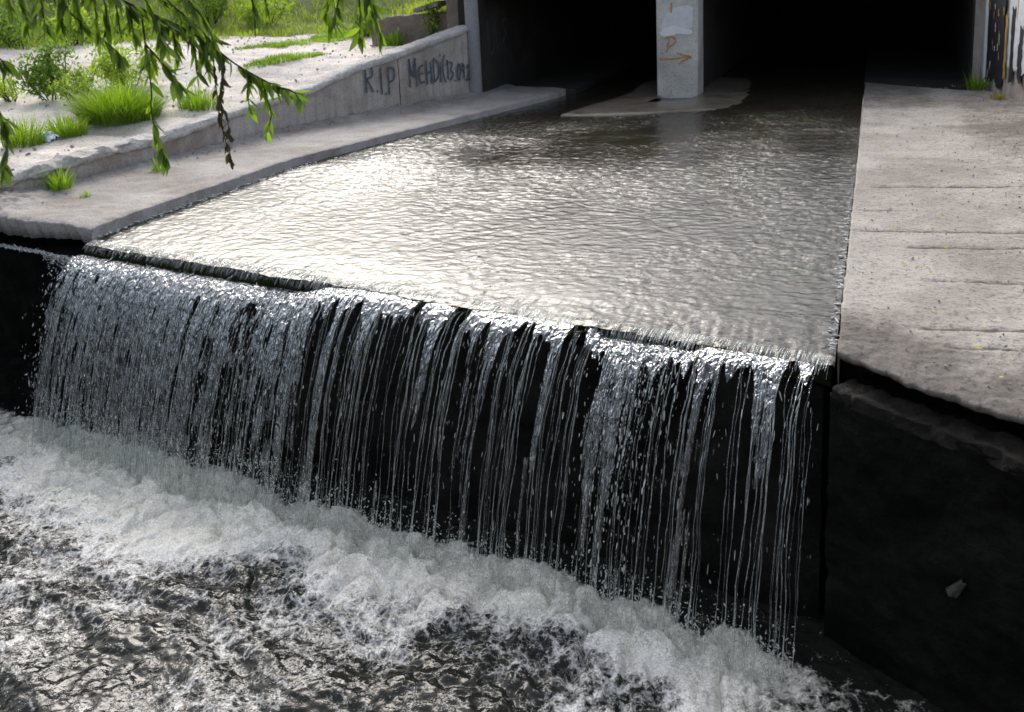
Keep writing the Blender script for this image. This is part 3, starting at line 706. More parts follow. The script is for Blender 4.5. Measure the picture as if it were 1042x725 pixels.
def blades(n, rad, h, spread, w, aspect=1.0):
    a = rng.uniform(0, 2 * math.pi, n); r0 = rad * np.sqrt(rng.uniform(0, 1, n))
    pos = np.c_[r0 * np.cos(a), r0 * np.sin(a) * aspect, np.zeros(n)]
    tilt = spread * (r0 / rad * .7 + .3) * rng.uniform(.4, 1.3, n)
    hh = h * rng.uniform(.4, 1.1, n) * np.where(rng.uniform(0, 1, n) < .06, 1.4, 1) * (1 - .35 * (r0 / rad) ** 2)
    b_ = a + rng.normal(0, .5, n); out = np.c_[np.cos(b_), np.sin(b_), np.zeros(n)]; sd_ = np.c_[-np.sin(b_ + rng.normal(0, .6, n)), np.cos(b_), np.zeros(n)]
    V = []
    for t, k in ((0, 1.0), (.4, .9), (.75, .6), (1, .05)):
        c = pos + out * (tilt * hh * t ** 1.8)[:, None] + np.array([0, 0, 1.0]) * (hh * t * (1 - .25 * tilt * t))[:, None]
        V += [c - sd_ * w * k / 2, c + sd_ * w * k / 2]
    V = np.stack(V, 1); base = (np.arange(n) * 8)[:, None, None] + (np.arange(3) * 2)[None, :, None]
    F = np.concatenate([base, base + 1, base + 3, base + 2], -1).reshape(-1, 4)
    tint = np.repeat(rng.uniform(0, 1, n), 8) * .7 + np.tile([0, 0, .1, .1, .25, .25, .4, .4], n) * .7
    return V.reshape(-1, 3), F, tint
def tuft(name, x, y, rad, h, n, label, cat='grass tuft', spread=.7, w=.008, z=None, mat='tuft', group=None):
    v, f, tint = blades(n, rad, h, spread, w)
    o = big(name, v, f, MAT[mat], None, True, {'tint': tint}); o.location = (x, y, (zb(x, y) if z is None else z) - .01)
    return tag(o, label, cat, group)
def shrub(x, y, wd, h, n, label, leaf=.05, z=None, mat='shrub', stems=9, up=.5, name='shrub', cat='shrub'):
    root = empty(name, (x, y, (zb(x, y) if z is None else z) - .02), False); tag(root, label, cat)
    P_, Rr = [], []; lp, ldr = [], []
    for i in range(stems):
        a = rng.uniform(0, 2 * math.pi); r = wd * .5 * math.sqrt(rng.uniform(.02, 1)); hh = h * rng.uniform(.6, 1.05) * (1 - .35 * (r / (wd * .5)) ** 2)
        t = np.linspace(0, 1, 9)
        p = np.c_[.3 * r * math.cos(a) + .7 * r * math.cos(a) * t + .03 * np.sin(t * 5 + i), .3 * r * math.sin(a) + .7 * r * math.sin(a) * t, hh * t]
        P_.append(p); Rr.append(np.linspace(.009, .003, 9))
        m = n // stems
        k = rng.uniform(.12, 1, m) ** .8; c = np.c_[np.interp(k, t, p[:, 0]), np.interp(k, t, p[:, 1]), np.interp(k, t, p[:, 2])]
        c += rng.normal(size=(m, 3)) * np.array([wd, wd, h * .5]) * .085
        lp.append(c); b_ = rng.normal(size=(m, 3)); b_[:, 2] += up; ldr.append(b_)
    v, q = tubes(np.array(P_), np.array(Rr), 5); big('stem', v, q, MAT['twig'], root)
    lp = np.concatenate(lp); lp[:, 2] = np.maximum(lp[:, 2], .015); ldr = np.concatenate(ldr); ln_ = leaf * rng.uniform(.6, 1.3, len(lp))
    v, f, k = leaf_batch(lp, ldr, ln_, ln_ * .42)
    cl = .5 + .5 * fbm(lp[:, 0] * 5, lp[:, 1] * 5, lp[:, 2] * 5, oct=2)
    tint = np.repeat(np.clip(cl * .7 + rng.uniform(0, .35, len(lp)), 0, 1), k)
    big('foliage', v, f, MAT[mat], root, True, {'tint': tint})
    return root
MAT['bright_shrub'] = leafmat("bright shrub leaf", (.13, .21, .03), (.33, .42, .08), .5, .55)
tuft('grass_tuft', -7.97, 8.75, .42, .50, 2800, 'big round bright green grass tuft nearest the low coping', spread=1.0, w=.008)
tuft('grass_tuft', -7.35, 9.35, .22, .34, 380, 'smaller grass tuft right of the big round tuft', w=.009)
shrub(-9.61, 9.45, .75, .85, 1700, 'dark leafy shrub standing tall at the left of the bank', .06)
shrub(-9.0, 9.30, .62, .62, 1100, 'bright feathery weed bush right of the dark shrub', .05, mat='bright_shrub', up=.9)
shrub(-9.0, 10.15, .95, .80, 1900, 'pale green bush behind the big round tuft', .055, mat='bright_shrub', up=.9)
shrub(-10.1, 9.3, .5, .38, 500, 'low scrappy weed patch left of the dark shrub', .05, mat='bright_shrub', up=1.0)
tuft('grass_tuft', -8.10, 7.50, .19, .36, 420, 'small yellow green grass tuft near the left end of the coping', w=.008)
tuft('grass_tuft', -8.0, 7.98, .20, .30, 520, 'small dense grass tuft beside the bluish plastic bag', w=.008)
tuft('grass_tuft', -6.98, 6.80, .11, .24, 140, 'little bright weed at the left end of the walkway', 'weed', w=.010, z=.17)
tuft('grass_tuft', -6.66, 7.75, .06, .17, 60, 'tiny bright weed on the walkway by the wall', 'weed', w=.009, z=.13)
tuft('grass_tuft', -6.62, 6.72, .05, .06, 30, 'tiny flat sprig on the walkway right of the little weed', 'weed', w=.012, z=.13)
tuft('grass_tuft', 1.26, 14.25, .13, .28, 90, 'small weed at the foot of the wing wall', 'weed', w=.014, z=.10)
tuft('grass_tuft', 1.42, 13.30, .08, .18, 50, 'yellowed sprig at the foot of the wing wall', 'weed', w=.012, z=.10, mat='litter')
tuft('grass_tuft', -6.85, 13.42, .14, .30, 130, 'weed growing against the low rubble wall', 'weed', w=.014, z=.86)
shrub(-6.28, 13.62, .25, .75, 240, 'leafy vine climbing over the low wall by the pillar', .06, z=.9, name='climbing_vine', cat='vine', mat='bright_shrub')
# strips of short grass on the dirt
def strip(x0, y0, x1, y1, wid, n, label):
    v, f, tint = blades(n, 1.0, .10, .6, .009)
    L_ = math.hypot(x1 - x0, y1 - y0); dx, dy = (x1 - x0) / L_, (y1 - y0) / L_
    V = v.reshape(n, 8, 3); b_ = V[:, :2].mean(1); rel = V - b_[:, None] * np.array([1, 1, 0])
    al = b_[:, 0] * L_ / 2; ac = b_[:, 1] * wid / 2 * (1 + .5 * perlin(al * 2, 3.0))
    X_ = (x0 + x1) / 2 + dx * al - dy * ac; Y_ = (y0 + y1) / 2 + dy * al + dx * ac
    rel = rel + np.stack([X_, Y_, zb(X_, Y_) - .01], -1)[:, None]
    tag(big('grass_strip', rel.reshape(-1, 3), f, MAT['tuft'], None, True, {'tint': tint}), label, 'grass', kind='stuff')
strip(-8.9, 12.3, -8.0, 13.9, .45, 1600, 'short grass strip on the dirt, farther one')
strip(-7.9, 10.9, -7.25, 12.1, .40, 1300, 'short grass strip on the dirt, nearer one')
strip(-8.5, 13.8, -8.2, 15.6, .9, 1800, 'short grass patch on the dirt in front of the low wall')
# grass on the far slope
n = 80000
gx = rng.uniform(-30, -5.9, n * 3); gy = rng.uniform(9, 30, n * 3)
g = (gx + 13) * (-.64) + (gy - 11.8) * .77
ok = (g > -.35 + .8 * perlin(gx * .8, gy * .8) + .3 * perlin(gx * 3, gy * 3)) & (rng.uniform(0, 1, n * 3) < np.exp(-np.maximum(g, 0) / 9)) & ~((gy < 13.75 + .33 * (gx + 7)) & (gx > -8.0))
ok |= (gx > -7.25) & (gy > 13.95 + .25 * (gx + 7)) & (gy < 17)
gx, gy = gx[ok][:n], gy[ok][:n]; n = len(gx)
v, f, tint = blades(n, 1.0, .30, .5, .016)
V = v.reshape(n, 8, 3); b_ = V[:, :2].mean(1); V = V - b_[:, None] * np.array([1, 1, 0])
hv = .6 + .5 * perlin(gx * .5, gy * .5)
V[..., 2] *= hv[:, None]
gz = zb(gx, gy); inf = (gx > -7.2) & (gy > 13.6 + .33 * (gx + 7)); gz = np.where(inf, np.maximum(gz, 1.27 + .05 * (gy - 13.6)), gz)
V = V + np.stack([gx, gy, gz - .02], -1)[:, None]
pt = np.repeat(np.clip(.45 + .6 * fbm(gx * .35, gy * .35, oct=3), 0, 1), 8)
tag(big('grass', V.reshape(-1, 3), f, MAT['grass'], None, True, {'tint': np.clip(tint * .4 + pt * .6, 0, 1)}), 'pale green grass covering the slope beyond the dirt bank', 'grass', kind='stuff')
for x, y, wd, h, n_, mt, lab in [
    (-12.6, 11.9, 1.3, .85, 1300, 'shrub', 'dark bush at the far left edge of the grass slope'),
    (-12.0, 12.3, 1.0, .75, 1100, 'bright_shrub', 'mid green bush right of the dark bush on the far slope'),
    (-13.6, 14.0, 1.6, 1.0, 1400, 'bright_shrub', 'pale bush high on the far slope behind hanging leaves'),
    (-11.9, 13.4, 1.1, .6, 900, 'bright_shrub', 'low bright bush at the top edge of the dirt'),
    (-11.3, 14.9, 1.1, .85, 1200, 'shrub', 'deep green bush on the slope above the dirt path'),
    (-10.4, 15.3, 1.0, .75, 1100, 'bright_shrub', 'yellow green bush right of the deep green bush'),
    (-14.4, 12.9, 1.6, 1.5, 1500, 'shrub', 'dark tall shrub in the upper left corner'),
    (-8.0, 14.6, .55, .5, 500, 'shrub', 'small dark bush under the hanging willow leaves by the low wall')]:
    shrub(x, y, wd, h, n_, lab, .07, mat=mt, stems=12)

# ---------------------------------------------------------------- litter
bm_v = []
gx_, gy_ = np.meshgrid(np.linspace(-1, 1, 16), np.linspace(-1, 1, 14), indexing='ij')
rr_ = np.clip(1 - (gx_ ** 2 + gy_ ** 2) * .55, 0, 1)
bz = .085 * rr_ + .035 * fbm(gx_ * 2.5, gy_ * 2.5, 3, oct=4) * (rr_ > 0)
bag = big('plastic_bag', np.stack([gx_ * .12 + .02 * perlin(gx_ * 3, gy_ * 3), gy_ * .09, np.maximum(bz, .004)], -1).reshape(-1, 3), gridq(16, 14), MAT['plastic'])
bag.location = (-8.03, 7.74, float(zb(-8.03, 7.74)) - .004)
tag(bag, 'crumpled bluish plastic bag lying on the dirt between two grass tufts', 'plastic bag')
gx_, gy_ = np.meshgrid(np.linspace(-.5, .5, 9), np.linspace(-.5, .5, 12), indexing='ij')
sx = gx_ * .06 * (1 - .5 * (gy_ + .5)) + .016 * gy_; sz = gy_ * .11; sy = -.012 * np.cos(gx_ * 5) - .008 * fbm(gx_ * 4, gy_ * 4, 1, oct=3)
scrap = big('torn_scrap', np.stack([sx, sy, sz], -1).reshape(-1, 3), gridq(9, 12), MAT['scrap'])
sm_ = scrap.modifiers.new("thick", 'SOLIDIFY'); sm_.thickness = .004
scrap.location = (.408, 4.285, -.80); scrap.rotation_euler = (0, R(24), R(-35))
tag(scrap, 'small torn grey scrap stuck on the black abutment wall', 'scrap')
stone = prism('stone', [(0, 0), (.16, .02), (.2, .08), (.05, .1)], 0, [.05, .09, .06, .04], MAT['coping'], None, .02)
stone.location = (-7.18, 7.42, .36); tag(stone, 'flat pale stone lying on the crumbling coping', 'stone')
# fallen leaves: one leaf, copied
lv, lf, _k = leaf_batch(np.zeros((1, 3)), np.array([[1.0, 0, .08]]), np.array([.034]), np.array([.018]), .1)
leaf0 = big('fallen_leaf', lv, lf, MAT['litter'], None, True, {'tint': np.full(len(lv), .6)})
tag(leaf0, 'small yellow fallen leaf lying on a concrete walkway', 'leaf', 'fallen leaves on the walkways')
spots = []
for i in range(150):
    if i < 105:
        y = 4.4 + 10.2 * rng.uniform(0, 1) ** .75; x = rng.uniform(-.02, 1.0 if y < 7 else 1.5)
        if y > 11: x = rng.uniform(.1, 1.4)
        y = max(y, fronty(x) + .06); z = .105 + (.015 if x > .8 else 0) + .012 * (y < 6)
    else:
        y = rng.uniform(6.4, 12.8); x = float(wall_x(y)) + rng.uniform(.12, .75); z = .15 + .02 * (x - wall_x(y) < .3)
    spots.append((x, y, z))
for i, (x, y, z) in enumerate(spots):
    o = leaf0 if i == 0 else leaf0.copy()
    if i: COL.objects.link(o)
    o.location = (x, y, z); o.rotation_euler = (rng.normal() * .25, rng.normal() * .25, rng.uniform(0, 6.28)); k = rng.uniform(.6, 1.25); o.scale = (k, k, k)

# small stones and crumbs along the wall foot and on the dirt
def pebbles(name, xs, ys, zs, rs, mat, label):
    th_ = np.linspace(0.15, math.pi - .15, 4); n_ = len(xs)
    c = np.c_[xs, ys, zs]; ax = rng.normal(size=(n_, 3)); ax /= np.linalg.norm(ax, axis=1)[:, None]
    pth = c[:, None] + ax[:, None] * (rs * rng.uniform(.8, 1.4, n_))[:, None, None] * -np.cos(th_)[None, :, None]
    v, f = tubes(pth, rs[:, None] * np.sin(th_)[None] * rng.uniform(.7, 1.1, (n_, 4)), 5)
    return tag(big(name, v, f, mat, None, False), label, 'gravel', kind='stuff')
n = 900; y = rng.uniform(6.1, 13.0, n); dx_ = rng.exponential(.10, n)
pebbles('gravel', wall_x(y) + .03 + dx_, y, .15 + .05 * np.exp(-dx_ / .1) * rng.uniform(0, 1, n), .003 + .010 * rng.uniform(0, 1, n) ** 3, MAT['slab_left'], 'crumbs of concrete and dirt along the foot of the low wall')
n = 1500; y = rng.uniform(6.5, 15, n); dx_ = rng.uniform(.15, 5, n); x = wall_x(y) - dx_
pebbles('gravel', x, y, zb(x, y) + .01, .004 + .018 * rng.uniform(0, 1, n) ** 4, MAT['slab_left'], 'small stones scattered over the dirt bank')
n = 1300; y = 4.3 + rng.uniform(0, 1, n) ** 1.2 * 10.3; x = np.where(rng.uniform(0, 1, n) < .6, 1.5 - rng.exponential(.35, n), rng.uniform(-.1, 1.5, n)); k_ = (y > fronty(x) + .1) & (x > -.1)
pebbles('gravel', x[k_], y[k_], np.full(k_.sum(), .095) + .02 * ss(.7, 1.6, x[k_]), .002 + .006 * rng.uniform(0, 1, k_.sum()) ** 3, MAT['slab_left'], 'grit and small stones on the right walkway')
# wood beyond the bridge
tc = []
for c, r_ in (((-3.5, 33, 4.6), 2.6), ((0.5, 34, 5.4), 3.2), ((4.6, 33, 5.0), 3.0), ((8.8, 34, 5.8), 3.6), ((13, 33, 5), 3.4), ((2.5, 32, 3.0), 2.0), ((-1.4, 32.5, 3.0), 2.0), ((6.8, 32, 3.0), 2.2), ((11, 32, 3), 2.4)):
    u_ = rng.normal(size=(1500, 3)); u_ /= np.linalg.norm(u_, axis=1)[:, None]; tc.append(np.array(c) + u_ * r_ * rng.uniform(.35, 1, (1500, 1)) ** .6 * (1 + .25 * perlin(u_[:, :1] * 3, u_[:, 1:2] * 3, u_[:, 2:] * 3)))
tc = np.concatenate(tc); L_ = rng.uniform(.25, .45, len(tc)); v, f, kk = leaf_batch(tc, rng.normal(size=tc.shape), L_, L_ * .6, .1, seg=2)
tag(big('wood', v, f, MAT['shrub'], None, True, {'tint': np.repeat(rng.uniform(0, .6, len(tc)), kk)}), 'dark green trees beyond the bridge, seen mirrored in the stream', 'trees', kind='stuff')

# ---------------------------------------------------------------- falling water
def density(s): return np.interp(s, [0, .3, 1.2, 2.3, 2.55, 3.0, 3.5, 3.9, 4.2, 4.5, 4.66, 4.95, 5.05, 5.3, 5.55, 5.74], [.75, .9, .85, .7, .55, .55, .38, .48, .40, .30, .52, .46, .44, .55, .34, .16])
G_ = 9.81
def drift(s): return np.interp(s, [0, 4.2, 5.2, 5.74], [-.17, -.15, -.06, .10])
def land_t(z0): return np.sqrt(2 * (DROP + z0) / G_)
def traj(s0, d0, z0, v0, t, dr):
    s = s0 + dr * t; d = d0 + v0 * t; z = z0 - .5 * G_ * t * t
    x, y = crest(s, d); return np.stack([x, y, z], -1)
V_all, F_all, Aer, off = [], [], [], 0
def addm(v, f, a):
    global off
    V_all.append(v); F_all.append(f + off); Aer.append(a); off += len(v)
# 1. torn sheet
NS, NT = 1700, 130
s1 = np.linspace(-.03, LEN - .01, NS); t1 = np.linspace(0, 1, NT)
S1, T1 = np.meshgrid(s1, t1, indexing='ij')
low = 1 - ss(2.15, 2.75, S1 + .10 * perlin(S1 * 5, 1.0))                              # left third drops off the lower step first
low_r = ss(4.45, 4.55, S1) * (1 - ss(5.02, 5.15, S1)) * .45
z0 = -.026 - .075 * np.maximum(low, low_r) + .0 * S1
v0 = 1.05 + .14 * fbm(S1 * 1.6, S1 * 0, 2, oct=3) + .10 * low
tt_ = T1 ** .8 * land_t(z0) * 1.02
wob = .035 * fbm(S1 * 3, T1 * 2.5, 3, oct=3) * T1 + .010 * perlin(S1 * 13, T1 * 6, 2) * T1
P1 = traj(S1 + wob, .028 + .025 * np.maximum(low, low_r), z0, v0, tt_, drift(S1) + .1 * perlin(S1 * 2.2, 1.0))
st1 = 1 - np.abs(fbm(S1 * 9 + wob * 40, T1 * .55, 1.0, oct=3)); st2 = fbm(S1 * 34, T1 * 1.6, 5.0, oct=3); st3 = fbm(S1 * 75, T1 * 6, 8.0, oct=2)
cl = fbm(S1 * 2.3, T1 * .4, 9.0, oct=2)
dens = density(S1)
val = .70 * perlin(S1 * 6.5 + wob * 10, T1 * .5, 1.0) + .55 * perlin(S1 * 15 + wob * 24, T1 * 1.0, 5.0) + .40 * st2 * (.10 + T1) + .24 * st3 * (.05 + T1) + (dens - .5) * 1.45 + .62 * (1 - ss(.0, .26, T1)) - .16 * ss(.15, .9, T1)
val = val + low * (.75 * fbm(S1 * 19, T1 * 8, 3, oct=3) + .05)
lump = 0
thick = .010 * st2 + .008 * st3 + .012 * st1 + .014 * lump * (.5 + low)
nx1 = np.array([N_[0], N_[1], 0.0]); P1 = P1 + nx1 * (thick * (.35 + T1))[..., None]
keep = (val[:-1, :-1] > .20) 
aer1 = np.clip(.02 + .08 * st3 + .03 * T1 + .15 * ss(.72, 1.0, T1) * (.5 + np.clip(st2, -.5, 1)) + .12 * (fbm(S1 * 12, T1 * 14, 4, oct=2)), .03, .8)
q1 = gridq(NS, NT, keep)
used = np.unique(q1); rem = np.full(NS * NT, -1); rem[used] = np.arange(len(used))
addm(P1.reshape(-1, 3)[used], rem[q1], aer1.reshape(-1)[used])
# 2. ropes and threads
NR, K = 400, 46
cand = rng.uniform(.0, LEN - .04, 9000); w_ = density(cand) * np.clip(.15 + 1.4 * np.maximum(perlin(cand * 3.1, 2.0), 0) + .7 * np.maximum(perlin(cand * 11, 4.0), 0), .05, 2)
_cs = np.sort(cand); _cw = np.cumsum(np.clip(density(_cs), .2, 1)); ctr = np.interp((np.arange(84) + rng.uniform(.1, .9, 84)) / 84 * _cw[-1], _cw, _cs); bun = rng.integers(0, 84, NR)
sr = np.clip(ctr[bun] + rng.normal(0, .013, NR) * (1 + .8 * (rng.uniform(0, 1, NR) < .25)), 0, LEN - .03)
sr[-1] = LEN - .035
lowR = 1 - ss(2.35, 2.62, sr)
z0 = -.045 - .07 * lowR; v0 = 1.03 + .14 * fbm(sr * 1.6, sr * 0, 2, oct=3) + .10 * lowR + rng.normal(0, .05, NR)
t0 = rng.uniform(0, .12, NR) + lowR * rng.uniform(0, .45, NR); t1_ = np.where(rng.uniform(0, 1, NR) < .75, 1.0, rng.uniform(.35, 1, NR))
t0[-1] = .32; t1_[-1] = 1
tk = t0[:, None] + (t1_ - t0)[:, None] * np.linspace(0, 1, K) ** .85
ph = rng.uniform(0, 100, NR)[:, None]; phb = (bun * 7.31)[:, None]
swob = .016 * perlin(phb, tk * 4) + .007 * perlin(ph, tk * 6) + .008 * perlin(ph + 9, tk * 15) * (tk + .2)
pth = traj(sr[:, None] + swob, .03 + .035 * lowR[:, None] + .012 * perlin(ph + 30, tk * 9), z0[:, None], (v0 + .12 * ss(5.0, 5.7, sr))[:, None], tk * land_t(z0)[:, None], (drift(sr) + rng.normal(0, .03, NR))[:, None])
r0 = .0010 + .0036 * rng.uniform(0, 1, NR) ** 2.2
rad = r0[:, None] * (1 + .55 * perlin(ph + 50, tk * 22) + .4 * perlin(ph + 70, tk * 50)) * (1 - .25 * tk) * (1 + 1.6 * ss(.86, 1, tk))
rad *= np.sin(np.clip(np.linspace(.02, .985, K), 0, 1) * math.pi) ** .35
v, f = tubes(pth, np.maximum(rad, .0004), 6)
ae = np.clip(.05 + .22 * perlin(ph + 5, tk * 18) + .22 * ss(.78, 1, tk), .03, .8); addm(v, f, np.repeat(ae.reshape(-1), 6))
# 3. drops, drawn out along their fall
ico_t = np.linspace(0, math.pi, 6); prof_z, prof_r = -np.cos(ico_t), np.sin(ico_t)
def drops(s, frac, size, stretch, jit, low_):
    n = len(s); z0 = -.05 - .07 * low_; v0 = 1.03 + .14 * fbm(s * 1.6, s * 0, 2, oct=3) + .1 * low_ + rng.normal(0, .10, n)
    t = frac * land_t(z0); c = traj(s, .02 + .03 * low_, z0, v0, t, (drift(s) + rng.normal(0, .10, n))) + rng.normal(size=(n, 3)) * jit
    vel = np.c_[N_[0] * v0, N_[1] * v0, -G_ * t]; vel += rng.normal(size=(n, 3)) * .25; vel /= np.linalg.norm(vel, axis=1)[:, None] + 1e-9
    k = len(ico_t)
    pth = c[:, None] + vel[:, None] * (size * stretch)[:, None, None] * prof_z[None, :, None]
    v, f = tubes(pth, size[:, None] * np.maximum(prof_r, .02)[None], 5)
    addm(v, f, np.repeat(np.clip(rng.normal(.28, .2, n), .03, .8), 5 * k))
def cs_pick(n, fn):
    c = rng.uniform(-.04, LEN, n * 8); w = fn(c); return rng.choice(c, n, False, w / w.sum())
n = 2000; s_ = cs_pick(n, lambda c: density(c) * np.clip(.2 + np.maximum(perlin(c * 3.1, 2.0), 0) * 1.5, .05, 2))
drops(s_, rng.uniform(.08, 1, n) ** .8, .0009 + .0022 * rng.uniform(0, 1, n) ** 2, rng.uniform(3, 11, n), .012, 1 - ss(2.35, 2.62, s_))
n = 3800; s_ = cs_pick(n, lambda c: 1 - ss(2.2, 2.75, c) + .0)
drops(s_, rng.uniform(.02, 1, n) ** .9, .0012 + .0030 * rng.uniform(0, 1, n) ** 2, rng.uniform(2, 7, n), .022, 1 - ss(2.35, 2.62, s_))
n = 800; s_ = np.clip(rng.normal(4.78, .10, n), 4.4, 5.1)
drops(s_, rng.uniform(.02, 1, n) ** .9, .0014 + .0036 * rng.uniform(0, 1, n) ** 2, rng.uniform(1.5, 6, n), .022, np.full(n, .6))
n = 170; s_ = rng.normal(-.10, .07, n)
drops(s_, rng.uniform(.25, 1, n), .002 + .004 * rng.uniform(0, 1, n) ** 2, rng.uniform(1, 3.5, n), .03, np.ones(n))
# 4. splash thrown up where it lands
n = 11000; s_ = rng.uniform(-.15, LEN - .05, n); hgt = rng.exponential(.07, n) * (.5 + 1.0 * density(s_))
x_, y_ = crest(s_, .55 + rng.normal(0, .10, n)); c = np.c_[x_, y_, -DROP + .03 + hgt]
sz = .0016 + .0036 * rng.uniform(0, 1, n) ** 2; vd = rng.normal(size=(n, 3)) * np.array([.5, .5, 1.0]); vd /= np.linalg.norm(vd, axis=1)[:, None]
pth = c[:, None] + vd[:, None] * (sz * rng.uniform(1, 3.5, n))[:, None, None] * prof_z[None, :, None]
v, f = tubes(pth, sz[:, None] * np.maximum(prof_r, .02)[None], 5); addm(v, f, np.repeat(np.clip(rng.normal(.5, .2, n), .1, .85), 5 * len(ico_t)))
# 5. thin run of water along the ledge left of the weir, and over the mossy lip
n = 1500; s_ = rng.uniform(-1.15, .05, n); z_ = -.155 - .05 * rng.exponential(.6, n) * (s_ > -.5)
x_, y_ = crest(s_, .05 + rng.normal(0, .015, n)); c = np.c_[x_, y_, z_ + .012]
sz = .0018 + .004 * rng.uniform(0, 1, n) ** 2; vd = np.c_[E_[0] * np.ones(n), E_[1] * np.ones(n), rng.normal(0, .4, n)]
pth = c[:, None] + vd[:, None] * (sz * rng.uniform(1, 5, n))[:, None, None] * prof_z[None, :, None]
v, f = tubes(pth, sz[:, None] * np.maximum(prof_r, .02)[None], 5); addm(v, f, np.repeat(np.clip(rng.normal(.35, .2, n), .05, .8), 5 * len(ico_t)))
n = 1200; s_ = rng.uniform(0, LEN, n); s_ = s_[(s_ < 2.6) | (s_ > 4.4) | (rng.uniform(0, 1, n) < .6)]; n = len(s_)
t = np.linspace(0, 1, 8); x_, y_ = crest(s_[:, None] + .004 * rng.normal(size=(n, 1)), -.06 + .115 * t + .01 * rng.normal(size=(n, 1)))
z_ = -.004 - .085 * t ** 2.2 * rng.uniform(.3, 1, (n, 1))
pth = np.stack([x_, y_, z_ * np.ones_like(x_)], -1); rad = (.0008 + .0022 * rng.uniform(0, 1, n) ** 2)[:, None] * np.sin(np.linspace(.08, .95, 8) * math.pi) ** .6
v, f = tubes(pth, rad, 5); addm(v, f, np.full(len(v), .22))
wf = big('waterfall', np.concatenate(V_all), np.concatenate(F_all), MAT['fall'], None, True, {'aer': np.concatenate(Aer)})
tag(wf, 'curtain of falling water in threads and drops over the weir', 'waterfall', kind='stuff')
print("waterfall verts", len(wf.data.vertices))

# white line of water lapping along the apron and the walkway edges
def lap(name, pts, n, wid, z, r=.006):
    p = smooth(pts, 10); L_ = np.r_[0, np.cumsum(np.linalg.norm(np.diff(p, axis=0), axis=1))]
    u = rng.uniform(0, L_[-1], n); x_, y_ = np.interp(u, L_, p[:, 0]), np.interp(u, L_, p[:, 1])
    c = np.c_[x_ + rng.normal(0, wid, n), y_ + rng.normal(0, wid, n), z + rng.uniform(-.004, .010, n)]
    sz = r * rng.uniform(.3, 1.2, n); vd = np.c_[rng.normal(1, .3, n), rng.normal(0, .5, n), rng.normal(0, .1, n)]; vd /= np.linalg.norm(vd, axis=1)[:, None]
    pth = c[:, None] + vd[:, None] * (sz * rng.uniform(1.5, 5, n))[:, None, None] * prof_z[None, :, None]
    v, f = tubes(pth, sz[:, None] * np.maximum(prof_r, .02)[None], 5)
    return big(name, v, f, MAT['white_water'])
tag(lap('water_foam', [(-3.84, 12.10), (-3.55, 12.04), (-3.0, 12.15), (-2.3, 12.47), (-1.6, 12.98), (-1.25, 13.5)], 620, .022, .004, .006), 'thin white line of foam along the front of the apron', 'foam', kind='stuff')
tag(lap('water_foam', [(-5.80, 5.95), (-5.71, 8.0), (-5.6, 9.0)], 260, .02, .004, .006), 'white foam flecks along the left stream edge', 'foam', kind='stuff')
tag(lap('water_foam', [(-.165, 4.95), (-.16, 7.0), (-.155, 9.5)], 260, .014, .004, .005), 'white foam flecks along the right stream edge', 'foam', kind='stuff')

# bubbles riding on the pool
n = 5200
bs = rng.uniform(-.6, 5.9, n * 4); bd = .55 + rng.uniform(.1, 2.5, n * 4); ci = np.clip(((bs + 1.6) / 8.2 * 640).astype(int) + 40, 0, Sp.shape[0] - 1); cj = np.clip(((bd + .12) / 3.72 * 330).astype(int), 0, Sp.shape[1] - 1)
fv = foam[ci, cj]; pk = (rng.uniform(0, 1, n * 4) < np.clip(fv, .08, .7)) & (fv < .62)
bs, bd, ci, cj = bs[pk][:n], bd[pk][:n], ci[pk][:n], cj[pk][:n]; n = len(bs)
bx, by = crest(bs, bd); br_ = .0025 + .007 * rng.uniform(0, 1, n) ** 3
th_ = np.linspace(0, math.pi / 2, 4)
pth = np.stack([np.c_[bx, by, Zp[ci, cj] - .001]] * 4, 1).astype(float); pth[:, :, 2] += br_[:, None] * np.sin(th_) * .85
v, f = tubes(pth, br_[:, None] * np.maximum(np.cos(th_), .02), 7)
def bubble_material():
    m, t, p = newmat("bubble film"); out = t.nodes["Material Output"]
    gl = nd(t, "ShaderNodeBsdfGlossy", Roughness=.08); tr = nd(t, "ShaderNodeBsdfTransparent"); df = nd(t, "ShaderNodeBsdfDiffuse"); df.inputs[0].default_value = (.75, .76, .76, 1)
    fr_ = nd(t, "ShaderNodeFresnel", IOR=1.6); a = nd(t, "ShaderNodeMixShader"); ln(t, math_(t, 'MINIMUM', math_(t, 'MULTIPLY', fr_.outputs[0], 1.8), 1.0), a.inputs[0]); ln(t, tr.outputs[0], a.inputs[1]); ln(t, gl.outputs[0], a.inputs[2])
    b_ = nd(t, "ShaderNodeMixShader"); b_.inputs[0].default_value = .16; ln(t, a.outputs[0], b_.inputs[1]); ln(t, df.outputs[0], b_.inputs[2]); ln(t, b_.outputs[0], out.inputs[0])
    return m
tag(big('foam_bubbles', v, f, bubble_material()), 'small clear bubbles riding on the pool water and foam', 'foam', kind='stuff')

